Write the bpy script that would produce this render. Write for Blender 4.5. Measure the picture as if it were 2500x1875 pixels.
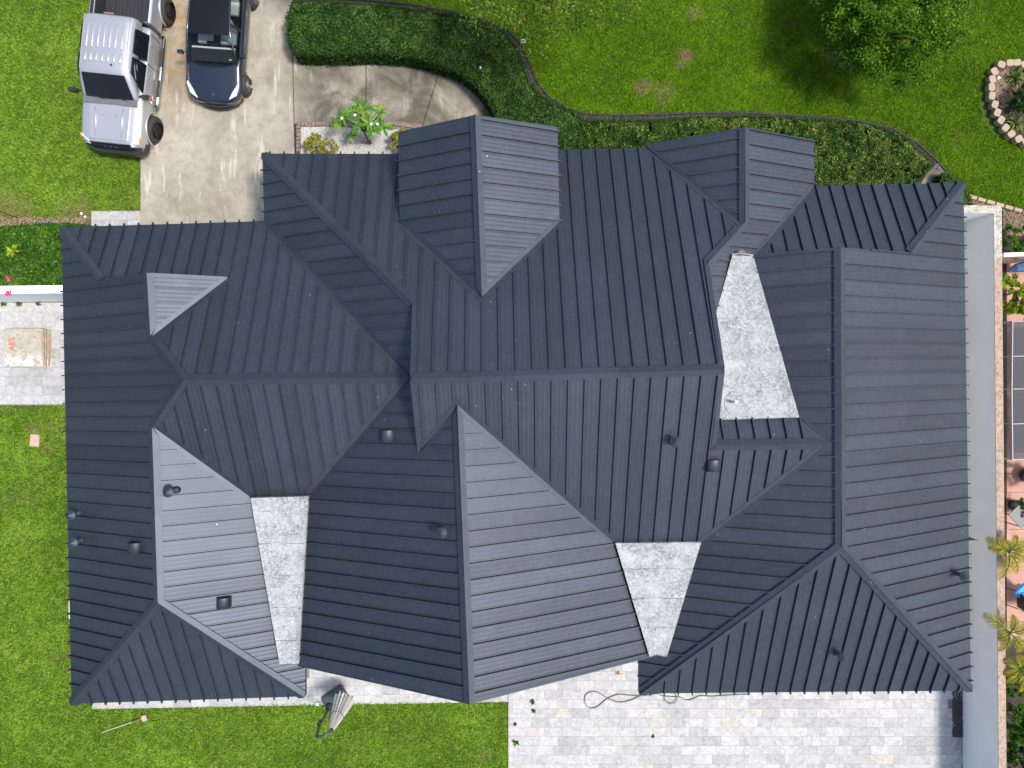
import bpy, bmesh, math, random
import numpy as np
from mathutils import Vector, Matrix

random.seed(7); RNG = np.random.default_rng(11)
PI = math.pi
for o in list(bpy.data.objects): bpy.data.objects.remove(o)
SC = bpy.context.scene
COL = SC.collection

# ------------------------------------------------------------------ camera, sky, sun, exposure
HC = 23.6          # camera height (m)
FP = 1735.0        # focal length in photo pixels (2500 wide)
cam_d = bpy.data.cameras.new('camera'); cam = bpy.data.objects.new('camera', cam_d); COL.objects.link(cam)
cam.location = (0, 0, HC); cam.rotation_euler = (0, 0, 0)
cam_d.sensor_width = 36; cam_d.lens = 36 * FP / 2500; cam_d.clip_start = .1; cam_d.clip_end = 1500
SC.camera = cam
SUN_EL, SUN_AZ = math.radians(63.5), math.radians(-12)     # azimuth: angle of the sun from +X (east)
w = bpy.data.worlds.new('World'); SC.world = w; w.use_nodes = True
nt = w.node_tree; nt.nodes.clear()
sky = nt.nodes.new('ShaderNodeTexSky'); sky.sky_type = 'NISHITA'; sky.sun_disc = False
sky.sun_elevation = SUN_EL; sky.sun_rotation = PI / 2 - SUN_AZ
sky.air_density = 1.0; sky.dust_density = 3.0; sky.ozone_density = 1.0; sky.altitude = 0
bg = nt.nodes.new('ShaderNodeBackground'); bg.inputs[1].default_value = .15
ow = nt.nodes.new('ShaderNodeOutputWorld')
nt.links.new(sky.outputs[0], bg.inputs[0]); nt.links.new(bg.outputs[0], ow.inputs[0])
sl = bpy.data.lights.new('sun', 'SUN'); sl.energy = 2.8; sl.angle = math.radians(9.0); sl.color = (1, .95, .87)
so = bpy.data.objects.new('sun', sl); COL.objects.link(so)
sd = Vector((math.cos(SUN_EL) * math.cos(SUN_AZ), math.cos(SUN_EL) * math.sin(SUN_AZ), math.sin(SUN_EL)))
so.rotation_euler = sd.to_track_quat('Z', 'Y').to_euler(); so.location = sd * 60
vs = SC.view_settings; vs.view_transform = 'Standard'; vs.look = 'None'; vs.exposure = .55; vs.gamma = 1; vs.use_curve_mapping = False
SC.render.engine = 'CYCLES'; SC.cycles.max_bounces = 6; SC.cycles.transparent_max_bounces = 12

# ------------------------------------------------------------------ materials
def srgb(r, g, b):
    f = lambda c: ((c / 255) / 12.92) if c / 255 <= .04045 else (((c / 255) + .055) / 1.055) ** 2.4
    return (f(r), f(g), f(b), 1)
class NM:
    def __init__(s, name):
        s.m = bpy.data.materials.new(name); s.m.use_nodes = True; s.t = s.m.node_tree; s.t.nodes.clear()
        s.out = s.n('ShaderNodeOutputMaterial'); s.p = s.n('ShaderNodeBsdfPrincipled'); s.l(s.p.outputs[0], s.out.inputs[0])
        s.geo = None
    def n(s, k, **kw):
        x = s.t.nodes.new(k)
        for a, b in kw.items(): setattr(x, a, b)
        return x
    def l(s, a, b): s.t.links.new(a, b)
    def pos(s):
        if not s.geo: s.geo = s.n('ShaderNodeNewGeometry')
        return s.geo.outputs['Position']
    def noise(s, scale, detail=4, rough=.6, vec=None, dist=0):
        x = s.n('ShaderNodeTexNoise'); x.inputs['Scale'].default_value = scale; x.inputs['Detail'].default_value = detail
        x.inputs['Roughness'].default_value = rough; x.inputs['Distortion'].default_value = dist
        s.l(vec or s.pos(), x.inputs['Vector']); return x.outputs['Fac']
    def vor(s, scale, vec=None, feat='F1', out='Distance'):
        x = s.n('ShaderNodeTexVoronoi', feature=feat); x.inputs['Scale'].default_value = scale
        s.l(vec or s.pos(), x.inputs['Vector']); return x.outputs[out]
    def map(s, scale=(1, 1, 1), rot=(0, 0, 0), loc=(0, 0, 0), vec=None):
        x = s.n('ShaderNodeMapping'); x.inputs['Scale'].default_value = scale; x.inputs['Rotation'].default_value = rot; x.inputs['Location'].default_value = loc
        s.l(vec or s.pos(), x.inputs['Vector']); return x.outputs[0]
    def ramp(s, fac, stops, interp='LINEAR'):
        x = s.n('ShaderNodeValToRGB'); cr = x.color_ramp; cr.interpolation = interp
        while len(cr.elements) < len(stops): cr.elements.new(.5)
        for e, (p, c) in zip(cr.elements, stops):
            e.position = p; e.color = c if len(c) == 4 else (*c, 1)
        s.l(fac, x.inputs[0]); return x.outputs[0]
    def mix(s, f, a, b, mode='MIX'):
        x = s.n('ShaderNodeMix', data_type='RGBA', blend_type=mode)
        for v, i in ((f, 0), (a, 6), (b, 7)):
            if isinstance(v, (int, float)): x.inputs[i].default_value = v
            elif isinstance(v, tuple): x.inputs[i].default_value = v if len(v) == 4 else (*v, 1)
            else: s.l(v, x.inputs[i])
        return x.outputs[2]
    def math(s, op, a, b=None, c=None):
        x = s.n('ShaderNodeMath', operation=op)
        for i, v in enumerate((a, b, c)):
            if v is None: continue
            if isinstance(v, (int, float)): x.inputs[i].default_value = v
            else: s.l(v, x.inputs[i])
        return x.outputs[0]
    def bump(s, h, st=.3, dist=.01):
        x = s.n('ShaderNodeBump'); x.inputs['Strength'].default_value = st; x.inputs['Distance'].default_value = dist
        s.l(h, x.inputs['Height']); s.l(x.outputs[0], s.p.inputs['Normal']); return x
    def base(s, c):
        if isinstance(c, tuple): s.p.inputs['Base Color'].default_value = c if len(c) == 4 else (*c, 1)
        else: s.l(c, s.p.inputs['Base Color'])
    def set(s, **kw):
        for k, v in kw.items():
            k = {'rough': 'Roughness', 'metal': 'Metallic', 'coat': 'Coat Weight', 'ior': 'IOR', 'spec': 'Specular IOR Level', 'trans': 'Transmission Weight', 'alpha': 'Alpha', 'coatr': 'Coat Roughness'}[k]
            if isinstance(v, (int, float)): s.p.inputs[k].default_value = v
            else: s.l(v, s.p.inputs[k])
        return s
K4 = lambda a: (a, a, a, 1)
def simple(name, c, rough=.6, metal=0, nscale=8, namt=.15, **kw):
    x = NM(name); n = x.noise(nscale, 5, .6)
    a = tuple(v * (1 - namt) for v in c[:3]); b = tuple(min(1, v * (1 + namt)) for v in c[:3])
    x.base(x.ramp(n, [(.3, (*a, 1)), (.7, (*b, 1))])); x.set(rough=rough, metal=metal, **kw)
    return x.m
def roof_mat():
    x = NM('painted_roof_metal')
    oi = x.n('ShaderNodeObjectInfo')
    n1 = x.noise(.9, 3, .5); n2 = x.noise(7, 5, .65)
    c = x.ramp(n1, [(.3, (.062, .076, .097, 1)), (.7, (.076, .091, .114, 1))])
    c = x.mix(.35, c, x.ramp(n2, [(.35, (.054, .066, .086, 1)), (.65, (.092, .105, .126, 1))]))
    hs = x.n('ShaderNodeHueSaturation'); x.l(c, hs.inputs['Color'])
    x.l(x.math('MULTIPLY_ADD', oi.outputs['Random'], .20, .90), hs.inputs['Value'])
    # sparse chalky specks and droppings
    v = x.n('ShaderNodeTexVoronoi'); v.inputs['Scale'].default_value = 2.6; v.inputs['Randomness'].default_value = 1
    vv = x.n('ShaderNodeVectorMath', operation='ADD'); x.l(x.pos(), vv.inputs[0])
    nn = x.n('ShaderNodeTexNoise'); nn.inputs['Scale'].default_value = 25; x.l(x.pos(), nn.inputs['Vector'])
    sc = x.n('ShaderNodeVectorMath', operation='SCALE'); sc.inputs[3].default_value = .03; x.l(nn.outputs['Color'], sc.inputs[0]); x.l(sc.outputs[0], vv.inputs[1])
    x.l(vv.outputs[0], v.inputs['Vector'])
    spk = x.math('LESS_THAN', v.outputs['Distance'], .036)
    gate = x.math('GREATER_THAN', x.noise(.55, 2, .5), .54)
    spk = x.math('MULTIPLY', spk, gate)
    col = x.mix(spk, hs.outputs[0], srgb(190, 195, 200))
    dust = x.ramp(x.noise(1.3, 6, .7, dist=.6), [(.60, K4(0)), (.78, K4(.22))])
    col = x.mix(dust, col, srgb(120, 126, 134))
    x.base(col)
    x.set(metal=.80, rough=x.math('MULTIPLY_ADD', n2, .10, .50))
    x.bump(x.noise(18, 3, .5), .06, .004)
    return x.m
M = {}
M['roof'] = roof_mat()
M['deck'] = simple('roof_underlay', (.03, .035, .045), .8)
M['stucco'] = simple('white_stucco', (.70, .71, .71), .85, nscale=3, namt=.05)
def membrane():
    x = NM('weathered_white_membrane')
    a = x.noise(2.6, 8, .8, dist=.6); b = x.noise(14, 7, .85, dist=.8); c = x.noise(28, 5, .8, dist=.6)
    base = x.ramp(a, [(.35, (.25, .27, .285, 1)), (.48, (.38, .405, .42, 1)), (.64, (.46, .485, .50, 1))])
    gate = x.ramp(x.noise(1.5, 5, .65, dist=.4), [(.36, K4(.25)), (.60, K4(1))])
    s1 = x.ramp(b, [(.47, K4(0)), (.55, K4(1)), (.70, K4(.6))])
    s2 = x.ramp(c, [(.52, K4(0)), (.60, K4(1))])
    base = x.mix(x.math('MULTIPLY', x.math('MULTIPLY', s1, gate), .8), base, (.10, .11, .12, 1))
    base = x.mix(x.math('MULTIPLY', x.math('MULTIPLY', s2, gate), .7), base, (.09, .10, .11, 1))
    x.base(base); x.set(rough=.8); x.bump(b, .35, .008); return x.m
M['membrane'] = membrane()
def concrete():
    x = NM('stained_concrete')
    p = x.pos()
    a = x.noise(.55, 6, .62, dist=.3); b = x.noise(3.2, 8, .72, dist=.5); c = x.noise(45, 4, .7)
    col = x.ramp(a, [(.30, srgb(122, 117, 105)), (.5, srgb(158, 152, 138)), (.7, srgb(178, 172, 158))])
    col = x.mix(x.ramp(b, [(.46, K4(0)), (.68, K4(.5))]), col, srgb(120, 113, 100))
    # long pale drips running down the drive
    st = x.noise(2.2, 7, .75, vec=x.map((1.6, .22, 1)))
    dr = x.ramp(st, [(.56, K4(0)), (.66, K4(.7))])
    col = x.mix(dr, col, srgb(205, 200, 188))
    # mould on the walkway side (x > -7.2): large dark blotches
    sx = x.n('ShaderNodeSeparateXYZ'); x.l(p, sx.inputs[0])
    w1 = x.ramp(x.math('MULTIPLY_ADD', sx.outputs[0], .25, 1.95), [(0, K4(0)), (.35, K4(1))])
    mo = x.ramp(x.noise(.75, 7, .68, dist=.7), [(.36, K4(.15)), (.56, K4(.92))])
    col = x.mix(x.math('MULTIPLY', w1, mo), col, srgb(80, 76, 68))
    # tannin between the cars
    tx = x.math('ABSOLUTE', x.math('ADD', sx.outputs[0], 10.9)); ty = x.ramp(x.math('MULTIPLY_ADD', sx.outputs[1], .25, -2.2), [(0, K4(0)), (.5, K4(1))])
    tm = x.math('MULTIPLY', x.ramp(tx, [(.25, K4(1)), (.9, K4(0))]), x.math('MULTIPLY', ty, x.ramp(x.noise(4, 6, .7), [(.42, K4(.1)), (.6, K4(.85))])))
    col = x.mix(tm, col, srgb(150, 118, 66))
    col = x.mix(x.ramp(c, [(.54, K4(0)), (.68, K4(.45))]), col, srgb(84, 76, 62))
    x.base(col); x.set(rough=.88); x.bump(x.noise(60, 4, .7), .35, .004); return x.m
M['concrete'] = concrete()
def paver():
    x = NM('marbled_paver'); oi = x.n('ShaderNodeObjectInfo'); r = oi.outputs['Random']
    col = x.ramp(r, [(0, (.31, .31, .312, 1)), (.14, (.345, .345, .345, 1)), (.45, (.385, .385, .385, 1)), (.80, (.43, .43, .435, 1)), (.955, (.40, .395, .385, 1)), (1, (.42, .39, .34, 1))])
    mp = x.n('ShaderNodeVectorMath', operation='ADD'); x.l(x.pos(), mp.inputs[0])
    cb = x.n('ShaderNodeCombineXYZ'); x.l(x.math('MULTIPLY', r, 40), cb.inputs[0]); x.l(x.math('MULTIPLY', r, 73), cb.inputs[2]); x.l(cb.outputs[0], mp.inputs[1])
    n = x.noise(5, 7, .68, vec=mp.outputs[0], dist=1.2)
    col = x.mix(1., col, x.ramp(n, [(.34, K4(.74)), (.46, K4(.95)), (.54, K4(1.05)), (.64, K4(1.2))]), 'MULTIPLY')
    col = x.mix(x.ramp(x.noise(11, 8, .8, vec=mp.outputs[0], dist=2.5), [(.56, K4(0)), (.60, K4(.35)), (.64, K4(0))]), col, K4(.55))
    col = x.mix(x.ramp(x.noise(22, 5, .7), [(.64, K4(0)), (.78, K4(.22))]), col, (.28, .26, .23, 1))
    x.base(col); x.set(rough=.72); x.bump(n, .15, .003); return x.m
M['paver'] = paver()
M['grout'] = simple('paver_joint_sand', (.19, .185, .17), .95, nscale=30)
def soil(name, a, b, sc=9):
    x = NM(name); n = x.noise(sc, 8, .75); v = x.vor(38)
    c = x.ramp(n, [(.35, a), (.65, b)]); c = x.mix(x.ramp(v, [(0, K4(.0)), (.5, K4(.5))]), c, tuple(k * .3 for k in a[:3]) + (1,))
    x.base(c); x.set(rough=.95); x.bump(v, .8, .02); return x.m
M['soil'] = soil('dark_bed_soil', (.035, .028, .022, 1), (.10, .08, .06, 1))
M['soil2'] = soil('dry_thatch', (.12, .08, .05, 1), (.26, .19, .12, 1))
def lawn_ground():
    x = NM('lawn_soil'); n = x.noise(14, 6, .7)
    x.base(x.ramp(n, [(.35, (.030, .055, .006, 1)), (.65, (.07, .115, .014, 1))])); x.set(rough=1); x.bump(n, .6, .03); return x.m
M['lawn_ground'] = lawn_ground()
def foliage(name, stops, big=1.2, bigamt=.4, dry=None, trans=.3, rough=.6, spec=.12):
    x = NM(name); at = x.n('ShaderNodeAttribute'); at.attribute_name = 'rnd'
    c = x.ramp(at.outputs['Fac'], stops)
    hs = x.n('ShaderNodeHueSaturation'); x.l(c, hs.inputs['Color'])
    x.l(x.math('MULTIPLY_ADD', x.noise(big, 5, .65), bigamt * 2, 1 - bigamt), hs.inputs['Value'])
    c = hs.outputs[0]
    if dry: c = x.mix(x.ramp(x.noise(dry[0], 5, .7, dist=.4), [(dry[1], K4(0)), (dry[1] + .12, K4(dry[2]))]), c, dry[3])
    for (cx, cy, r, a) in (dry[4] if dry and len(dry) > 4 else []):      # bare patches that lie on the ground
        d = x.n('ShaderNodeVectorMath', operation='DISTANCE'); x.l(x.pos(), d.inputs[0]); d.inputs[1].default_value = (cx, cy, 0)
        k = x.math('ADD', x.math('DIVIDE', d.outputs['Value'], r), x.math('MULTIPLY_ADD', x.noise(2.5, 5, .7), 1.6, -.8))
        c = x.mix(x.ramp(k, [(.45, K4(a)), (1, K4(0))]), c, (.34, .25, .14, 1))
    x.base(c); x.set(rough=rough, spec=spec)
    tr = x.n('ShaderNodeBsdfTranslucent'); x.l(c, tr.inputs[0]); mx = x.n('ShaderNodeMixShader'); mx.inputs[0].default_value = trans
    x.l(x.p.outputs[0], mx.inputs[1]); x.l(tr.outputs[0], mx.inputs[2]); x.l(mx.outputs[0], x.out.inputs[0]); return x.m
M['grassR'] = foliage('front_lawn_grass', [(0, (.045, .12, .003, 1)), (.5, (.135, .275, .004, 1)), (.9, (.25, .41, .012, 1)), (1, (.34, .38, .06, 1))], .5, .32,
    (.8, .60, .45, (.20, .19, .05, 1), [(5.75, 10.9, .30, .75), (5.6, 10.6, .22, .6), (4.35, 9.85, .36, .6), (5.0, 9.7, .5, .3), (6.0, 12.3, .3, .4)]))
M['grassL'] = foliage('side_lawn_grass', [(0, (.07, .14, .010, 1)), (.5, (.21, .37, .03, 1)), (.9, (.36, .53, .06, 1)), (1, (.46, .50, .15, 1))], .5, .28,
    (.7, .60, .4, (.24, .21, .08, 1), [(-15.9, -1.5, .25, .5), (-15.4, -2.1, .2, .5), (-1.0, -12.3, .35, .35), (-16.6, 5.6, 1.0, .5), (-14.4, 5.5, .8, .5)]))
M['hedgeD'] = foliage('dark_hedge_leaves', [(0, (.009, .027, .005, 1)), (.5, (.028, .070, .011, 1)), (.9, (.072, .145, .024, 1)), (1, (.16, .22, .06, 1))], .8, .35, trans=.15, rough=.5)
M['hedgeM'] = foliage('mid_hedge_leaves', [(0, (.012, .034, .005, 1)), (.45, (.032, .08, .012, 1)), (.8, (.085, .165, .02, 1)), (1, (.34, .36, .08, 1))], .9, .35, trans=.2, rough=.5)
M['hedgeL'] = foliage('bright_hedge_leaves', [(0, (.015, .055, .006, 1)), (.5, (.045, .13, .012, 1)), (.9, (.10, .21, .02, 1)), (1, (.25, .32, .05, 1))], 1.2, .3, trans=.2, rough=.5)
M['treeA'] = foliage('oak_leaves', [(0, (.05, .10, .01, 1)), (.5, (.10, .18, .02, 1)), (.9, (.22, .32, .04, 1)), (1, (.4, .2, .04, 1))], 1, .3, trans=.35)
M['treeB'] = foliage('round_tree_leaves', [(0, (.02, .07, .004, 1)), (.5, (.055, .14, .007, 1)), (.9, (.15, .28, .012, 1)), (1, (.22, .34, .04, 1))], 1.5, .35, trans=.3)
M['golden'] = foliage('golden_shrub_leaves', [(0, (.10, .11, .01, 1)), (.5, (.26, .26, .02, 1)), (.9, (.46, .42, .04, 1)), (1, (.55, .5, .12, 1))], 3, .35, trans=.25)
M['lime'] = foliage('lime_shrub_leaves', [(0, (.06, .12, .005, 1)), (.5, (.22, .32, .012, 1)), (.9, (.42, .50, .03, 1)), (1, (.5, .55, .1, 1))], 2, .3, trans=.3)
M['palm'] = foliage('palm_leaflets', [(0, (.05, .10, .02, 1)), (.5, (.20, .22, .035, 1)), (.85, (.46, .37, .03, 1)), (1, (.62, .42, .04, 1))], 1, .3, trans=.3)
M['strap'] = foliage('strap_leaves', [(0, (.02, .05, .01, 1)), (.6, (.07, .13, .02, 1)), (1, (.26, .30, .05, 1))], 2, .3)
M['bark'] = simple('bark', (.14, .11, .085), .9, nscale=20, namt=.4)
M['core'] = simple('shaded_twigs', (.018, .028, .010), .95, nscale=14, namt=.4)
def walltop(name, c1, c2):
    x = NM(name); n = x.noise(2.3, 7, .7, dist=.5)
    sx = x.n('ShaderNodeSeparateXYZ'); x.l(x.pos(), sx.inputs[0])
    f = x.ramp(x.math('MULTIPLY_ADD', sx.outputs[1], .5, -1.55), [(.3, K4(0)), (.5, K4(1))])
    c = x.mix(f, c1, c2)
    c = x.mix(x.ramp(x.noise(9, 8, .8, dist=1), [(.47, K4(0)), (.56, K4(.8))]), c, (.16, .14, .12, 1))
    c = x.mix(x.ramp(n, [(.5, K4(0)), (.66, K4(.3))]), c, (.4, .34, .28, 1))
    x.base(c); x.set(rough=.9); x.bump(n, .3, .01); return x.m
M['walltop'] = walltop('weathered_wall_cap', (.43, .30, .22, 1), (.50, .48, .42, 1))
M['wallface'] = simple('white_wall_paint', (.86, .87, .87), .8, nscale=1.2, namt=.04)
M['tileTerra'] = simple('terracotta_tile', (.40, .21, .165), .7, nscale=2, namt=.2)
M['black'] = simple('black_plastic', (.02, .021, .023), .45, nscale=30, namt=.2)
M['rubber'] = simple('tyre_rubber', (.035, .033, .031), .8, nscale=40, namt=.25)
M['rimb'] = simple('black_rim', (.03, .03, .032), .3, .6)
M['rims'] = simple('grey_alloy', (.32, .33, .34), .3, .9)
M['chrome'] = simple('polished_steel', (.62, .63, .65), .18, 1)
def carpaint(name, c, metal=.6, rough=.32, coat=.7):
    x = NM(name); n = x.noise(3, 3, .5); x.base(x.mix(x.math('MULTIPLY', n, .10), c, tuple(k * .6 for k in c[:3]) + (1,))); x.set(metal=metal, rough=rough, coat=coat, coatr=.06); return x.m
M['silver'] = carpaint('silver_car_paint', (.48, .50, .53, 1), .55, .36, .5)
M['navy'] = carpaint('midnight_grey_car_paint', (.026, .036, .062, 1), .6, .3, 1)
def gl(name, c, rough=.03):
    x = NM(name); x.base(c); x.set(rough=rough, spec=.4, ior=1.45); return x.m
M['dglass'] = gl('tinted_glass', (.008, .010, .012, 1))
def wglass():
    x = NM('clear_windshield_glass'); x.base((.02, .03, .035, 1)); x.set(rough=.02, ior=1.5)
    t = x.n('ShaderNodeBsdfTransparent'); t.inputs[0].default_value = (.72, .80, .80, 1); mx = x.n('ShaderNodeMixShader'); fr = x.n('ShaderNodeFresnel'); fr.inputs[0].default_value = 1.5
    x.l(x.math('MULTIPLY_ADD', fr.outputs[0], 1.0, .10), mx.inputs[0]); x.l(t.outputs[0], mx.inputs[1]); x.l(x.p.outputs[0], mx.inputs[2]); x.l(mx.outputs[0], x.out.inputs[0]); return x.m
M['wglass'] = wglass()
M['lens'] = gl('headlight_lens', (.62, .66, .66, 1), .08)
M['amber'] = gl('amber_lens', (.75, .22, .02, 1), .2)
M['white'] = simple('white_plastic', (.75, .75, .74), .5, nscale=20, namt=.06)
M['cream'] = simple('cream_upholstery', (.62, .64, .60), .6, nscale=14, namt=.1)
M['hose'] = simple('grey_green_hose', (.12, .14, .12), .5)
M['pinkst'] = simple('pink_brick', (.50, .33, .28), .85, nscale=14, namt=.25)
M['brick'] = simple('brown_paver_brick', (.20, .15, .125), .85, nscale=12, namt=.4)
M['block'] = simple('tan_edging_block', (.37, .285, .21), .85, nscale=12, namt=.18)
M['gravelW'] = simple('white_gravel', (.54, .53, .51), .8, nscale=25, namt=.25)
M['gravelD'] = simple('dark_pebbles', (.085, .078, .08), .6, nscale=25, namt=.5)
M['gravelT'] = simple('tan_pea_gravel', (.34, .25, .16), .8, nscale=25, namt=.5)
M['chips'] = simple('mulch_chips', (.09, .075, .068), .8, nscale=25, namt=.5)
M['umb'] = simple('beige_canopy_fabric', (.80, .76, .73), .85, nscale=10, namt=.1)
M['slate'] = simple('slate_blue_plastic', (.045, .058, .075), .45, nscale=10, namt=.2)
M['petal'] = simple('magenta_petals', (.62, .03, .16), .6)
M['petalw'] = simple('white_petals', (.85, .84, .78), .6)
M['blue'] = simple('sky_blue_fabric', (.03, .30, .75), .6, nscale=6, namt=.12)
M['blue2'] = simple('faded_blue_tarp', (.05, .13, .28), .6, nscale=9, namt=.3)
M['red'] = simple('red_marker_ink', (.62, .10, .09), .8, nscale=40, namt=.3)
def paper():
    x = NM('crinkled_packing_paper'); a = x.noise(7, 8, .75, dist=1.5); b = x.noise(3, 5, .6)
    c = x.ramp(a, [(.35, (.27, .24, .18, 1)), (.5, (.38, .35, .285, 1)), (.66, (.48, .455, .40, 1))])
    sy = x.n('ShaderNodeSeparateXYZ'); x.l(x.pos(), sy.inputs[0])
    lo = x.ramp(x.math('MULTIPLY_ADD', sy.outputs[1], -1.0, 1.45), [(.35, K4(0)), (.75, K4(1))])
    c = x.mix(x.math('MULTIPLY', lo, x.ramp(x.noise(5, 6, .7, dist=.8), [(.46, K4(0)), (.50, K4(1))])), c, (.62, .62, .62, 1))
    x.base(c); x.set(rough=.75); x.bump(a, .7, .02); return x.m
M['paper'] = paper()
M['cardb'] = simple('cardboard_edges', (.42, .31, .21), .9, nscale=6, namt=.35)
def screen():
    x = NM('pool_screen_mesh'); x.base((.055, .055, .06, 1)); x.set(rough=.8)
    t = x.n('ShaderNodeBsdfTransparent'); mx = x.n('ShaderNodeMixShader')
    x.l(x.ramp(x.noise(2, 4, .6), [(.3, K4(.72)), (.7, K4(.93))]), mx.inputs[0]); x.l(t.outputs[0], mx.inputs[1]); x.l(x.p.outputs[0], mx.inputs[2]); x.l(mx.outputs[0], x.out.inputs[0]); return x.m
M['screen'] = screen()
M['alu'] = simple('painted_aluminium', (.26, .27, .28), .5, .3)
M['liner'] = simple('ribbed_bed_liner', (.025, .025, .03), .6, nscale=12, namt=.3)

# ------------------------------------------------------------------ object helpers
def G(px, py, z=0.):
    d = HC - z; return Vector(((px - 1250) * d / FP, (937.5 - py) * d / FP, z))
def link(name, me, mat=None, parent=None, **props):
    o = bpy.data.objects.new(name, me); COL.objects.link(o)
    if mat is not None and me is not None and not me.materials: me.materials.append(mat)
    if parent is not None: o.parent = parent
    for k, v in props.items(): o[k] = v
    return o
def empty(name, label, cat, loc=(0, 0, 0), rz=0, group=None):
    o = bpy.data.objects.new(name, None); COL.objects.link(o); o.location = loc; o.rotation_euler = (0, 0, rz); o.empty_display_size = .2
    o['label'] = label; o['category'] = cat
    if group: o['group'] = group
    return o
def mesh(name, v, f, smooth=False):
    me = bpy.data.meshes.new(name); me.from_pydata([tuple(a) for a in v], [], f); me.update()
    if smooth: me.polygons.foreach_set('use_smooth', [True] * len(me.polygons))
    return me
def tri_mesh(name, V, nper, rnd=None):
    """V: (N, nper, 3) array of separate polygons"""
    n = len(V); me = bpy.data.meshes.new(name)
    me.vertices.add(n * nper); me.vertices.foreach_set('co', V.reshape(-1).astype(np.float32))
    me.loops.add(n * nper); me.loops.foreach_set('vertex_index', np.arange(n * nper, dtype=np.int32))
    me.polygons.add(n); me.polygons.foreach_set('loop_start', np.arange(0, n * nper, nper, dtype=np.int32))
    me.update(calc_edges=True)
    a = me.attributes.new('rnd', 'FLOAT', 'FACE'); a.data.foreach_set('value', (rnd if rnd is not None else RNG.random(n)).astype(np.float32))
    return me
class MB:
    def __init__(s): s.v = []; s.f = []; s.m = []; s.cur = 0
    def add(s, v, f):
        k = len(s.v); s.v += [tuple(a) for a in v]; s.f += [tuple(i + k for i in q) for q in f]; s.m += [s.cur] * len(f)
    def box(s, c, d, rot=None, taper=1.):
        x, y, z = d[0] / 2, d[1] / 2, d[2] / 2; t = taper
        v = [Vector(p) for p in ((-x, -y, -z), (x, -y, -z), (x, y, -z), (-x, y, -z), (-x * t, -y * t, z), (x * t, -y * t, z), (x * t, y * t, z), (-x * t, y * t, z))]
        if rot is not None: v = [rot @ p for p in v]
        s.add([p + Vector(c) for p in v], [(3, 2, 1, 0), (4, 5, 6, 7), (0, 1, 5, 4), (1, 2, 6, 5), (2, 3, 7, 6), (3, 0, 4, 7)])
    def tube(s, pts, r, n=8, caps=True):
        pts = [Vector(p) for p in pts]; rs = r if isinstance(r, (list, tuple)) else [r] * len(pts); rings = []
        up = Vector((0, 0, 1))
        for i, p in enumerate(pts):
            t = (pts[min(i + 1, len(pts) - 1)] - pts[max(i - 1, 0)]).normalized()
            a = t.cross(up); a = a.normalized() if a.length > 1e-3 else Vector((1, 0, 0)); b = a.cross(t)
            rings.append([p + (a * math.cos(2 * PI * k / n) + b * math.sin(2 * PI * k / n)) * rs[i] for k in range(n)])
        v = [q for r_ in rings for q in r_]; f = []
        for i in range(len(pts) - 1):
            for k in range(n): f.append((i * n + k, i * n + (k + 1) % n, (i + 1) * n + (k + 1) % n, (i + 1) * n + k))
        if caps: f.append(tuple(range(n - 1, -1, -1))); f.append(tuple((len(pts) - 1) * n + k for k in range(n)))
        s.add(v, f)
    def lathe(s, prof, c=(0, 0, 0), n=20, ax='z', caps=True):
        v = []; f = []
        for (r, h) in prof:
            for k in range(n):
                a = 2 * PI * k / n; p = (r * math.cos(a), r * math.sin(a), h)
                if ax == 'x': p = (p[2], p[0], p[1])
                v.append(Vector(p) + Vector(c))
        for i in range(len(prof) - 1):
            for k in range(n): f.append((i * n + k, i * n + (k + 1) % n, (i + 1) * n + (k + 1) % n, (i + 1) * n + k))
        if caps: f.append(tuple(range(n - 1, -1, -1))); f.append(tuple((len(prof) - 1) * n + k for k in range(n)))
        s.add(v, f)
    def mesh(s, name, smooth=False): return mesh(name, s.v, s.f, smooth)
    def build(s, name, mat, parent=None, smooth=False, **kw): return link(name, s.mesh(name, smooth), mat, parent, **kw)
def bevel(o, wd=.01, seg=2):
    m = o.modifiers.new('bevel', 'BEVEL'); m.width = wd; m.segments = seg; m.limit_method = 'ANGLE'; return o
def poly_px(pts, z=0.): return [G(x, y, z) for x, y in pts]
def slab_mesh(name, pts3, th=.05):
    n = len(pts3); v = [Vector(p) for p in pts3] + [Vector(p) - Vector((0, 0, th)) for p in pts3]
    a = sum(pts3[i][0] * pts3[(i + 1) % n][1] - pts3[(i + 1) % n][0] * pts3[i][1] for i in range(n))
    o = list(range(n)) if a > 0 else list(range(n - 1, -1, -1))
    f = [tuple(o), tuple(n + i for i in reversed(o))]
    for k in range(n): i, j = o[k], o[(k + 1) % n]; f.append((j, i, n + i, n + j))
    return mesh(name, v, f)
# numpy point-in-polygon and distance to boundary
def inpoly(P, poly):
    x, y = P[:, 0], P[:, 1]; r = np.zeros(len(P), bool); n = len(poly)
    for i in range(n):
        x0, y0 = poly[i]; x1, y1 = poly[(i + 1) % n]
        c = ((y0 > y) != (y1 > y)); 
        with np.errstate(divide='ignore', invalid='ignore'): xi = (x1 - x0) * (y - y0) / (y1 - y0) + x0
        r ^= c & (x < xi)
    return r
def dpoly(P, poly):
    d = np.full(len(P), 1e9); n = len(poly)
    for i in range(n):
        a = np.array(poly[i]); b = np.array(poly[(i + 1) % n]); ab = b - a; t = np.clip(((P - a) @ ab) / max(ab @ ab, 1e-9), 0, 1)
        d = np.minimum(d, np.linalg.norm(P - (a + t[:, None] * ab), axis=1))
    return d
def sample(poly, dens):
    a = np.array(poly); lo, hi = a.min(0), a.max(0); n = int((hi - lo).prod() * dens)
    P = lo + RNG.random((n, 2)) * (hi - lo); return P[inpoly(P, poly)]
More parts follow.
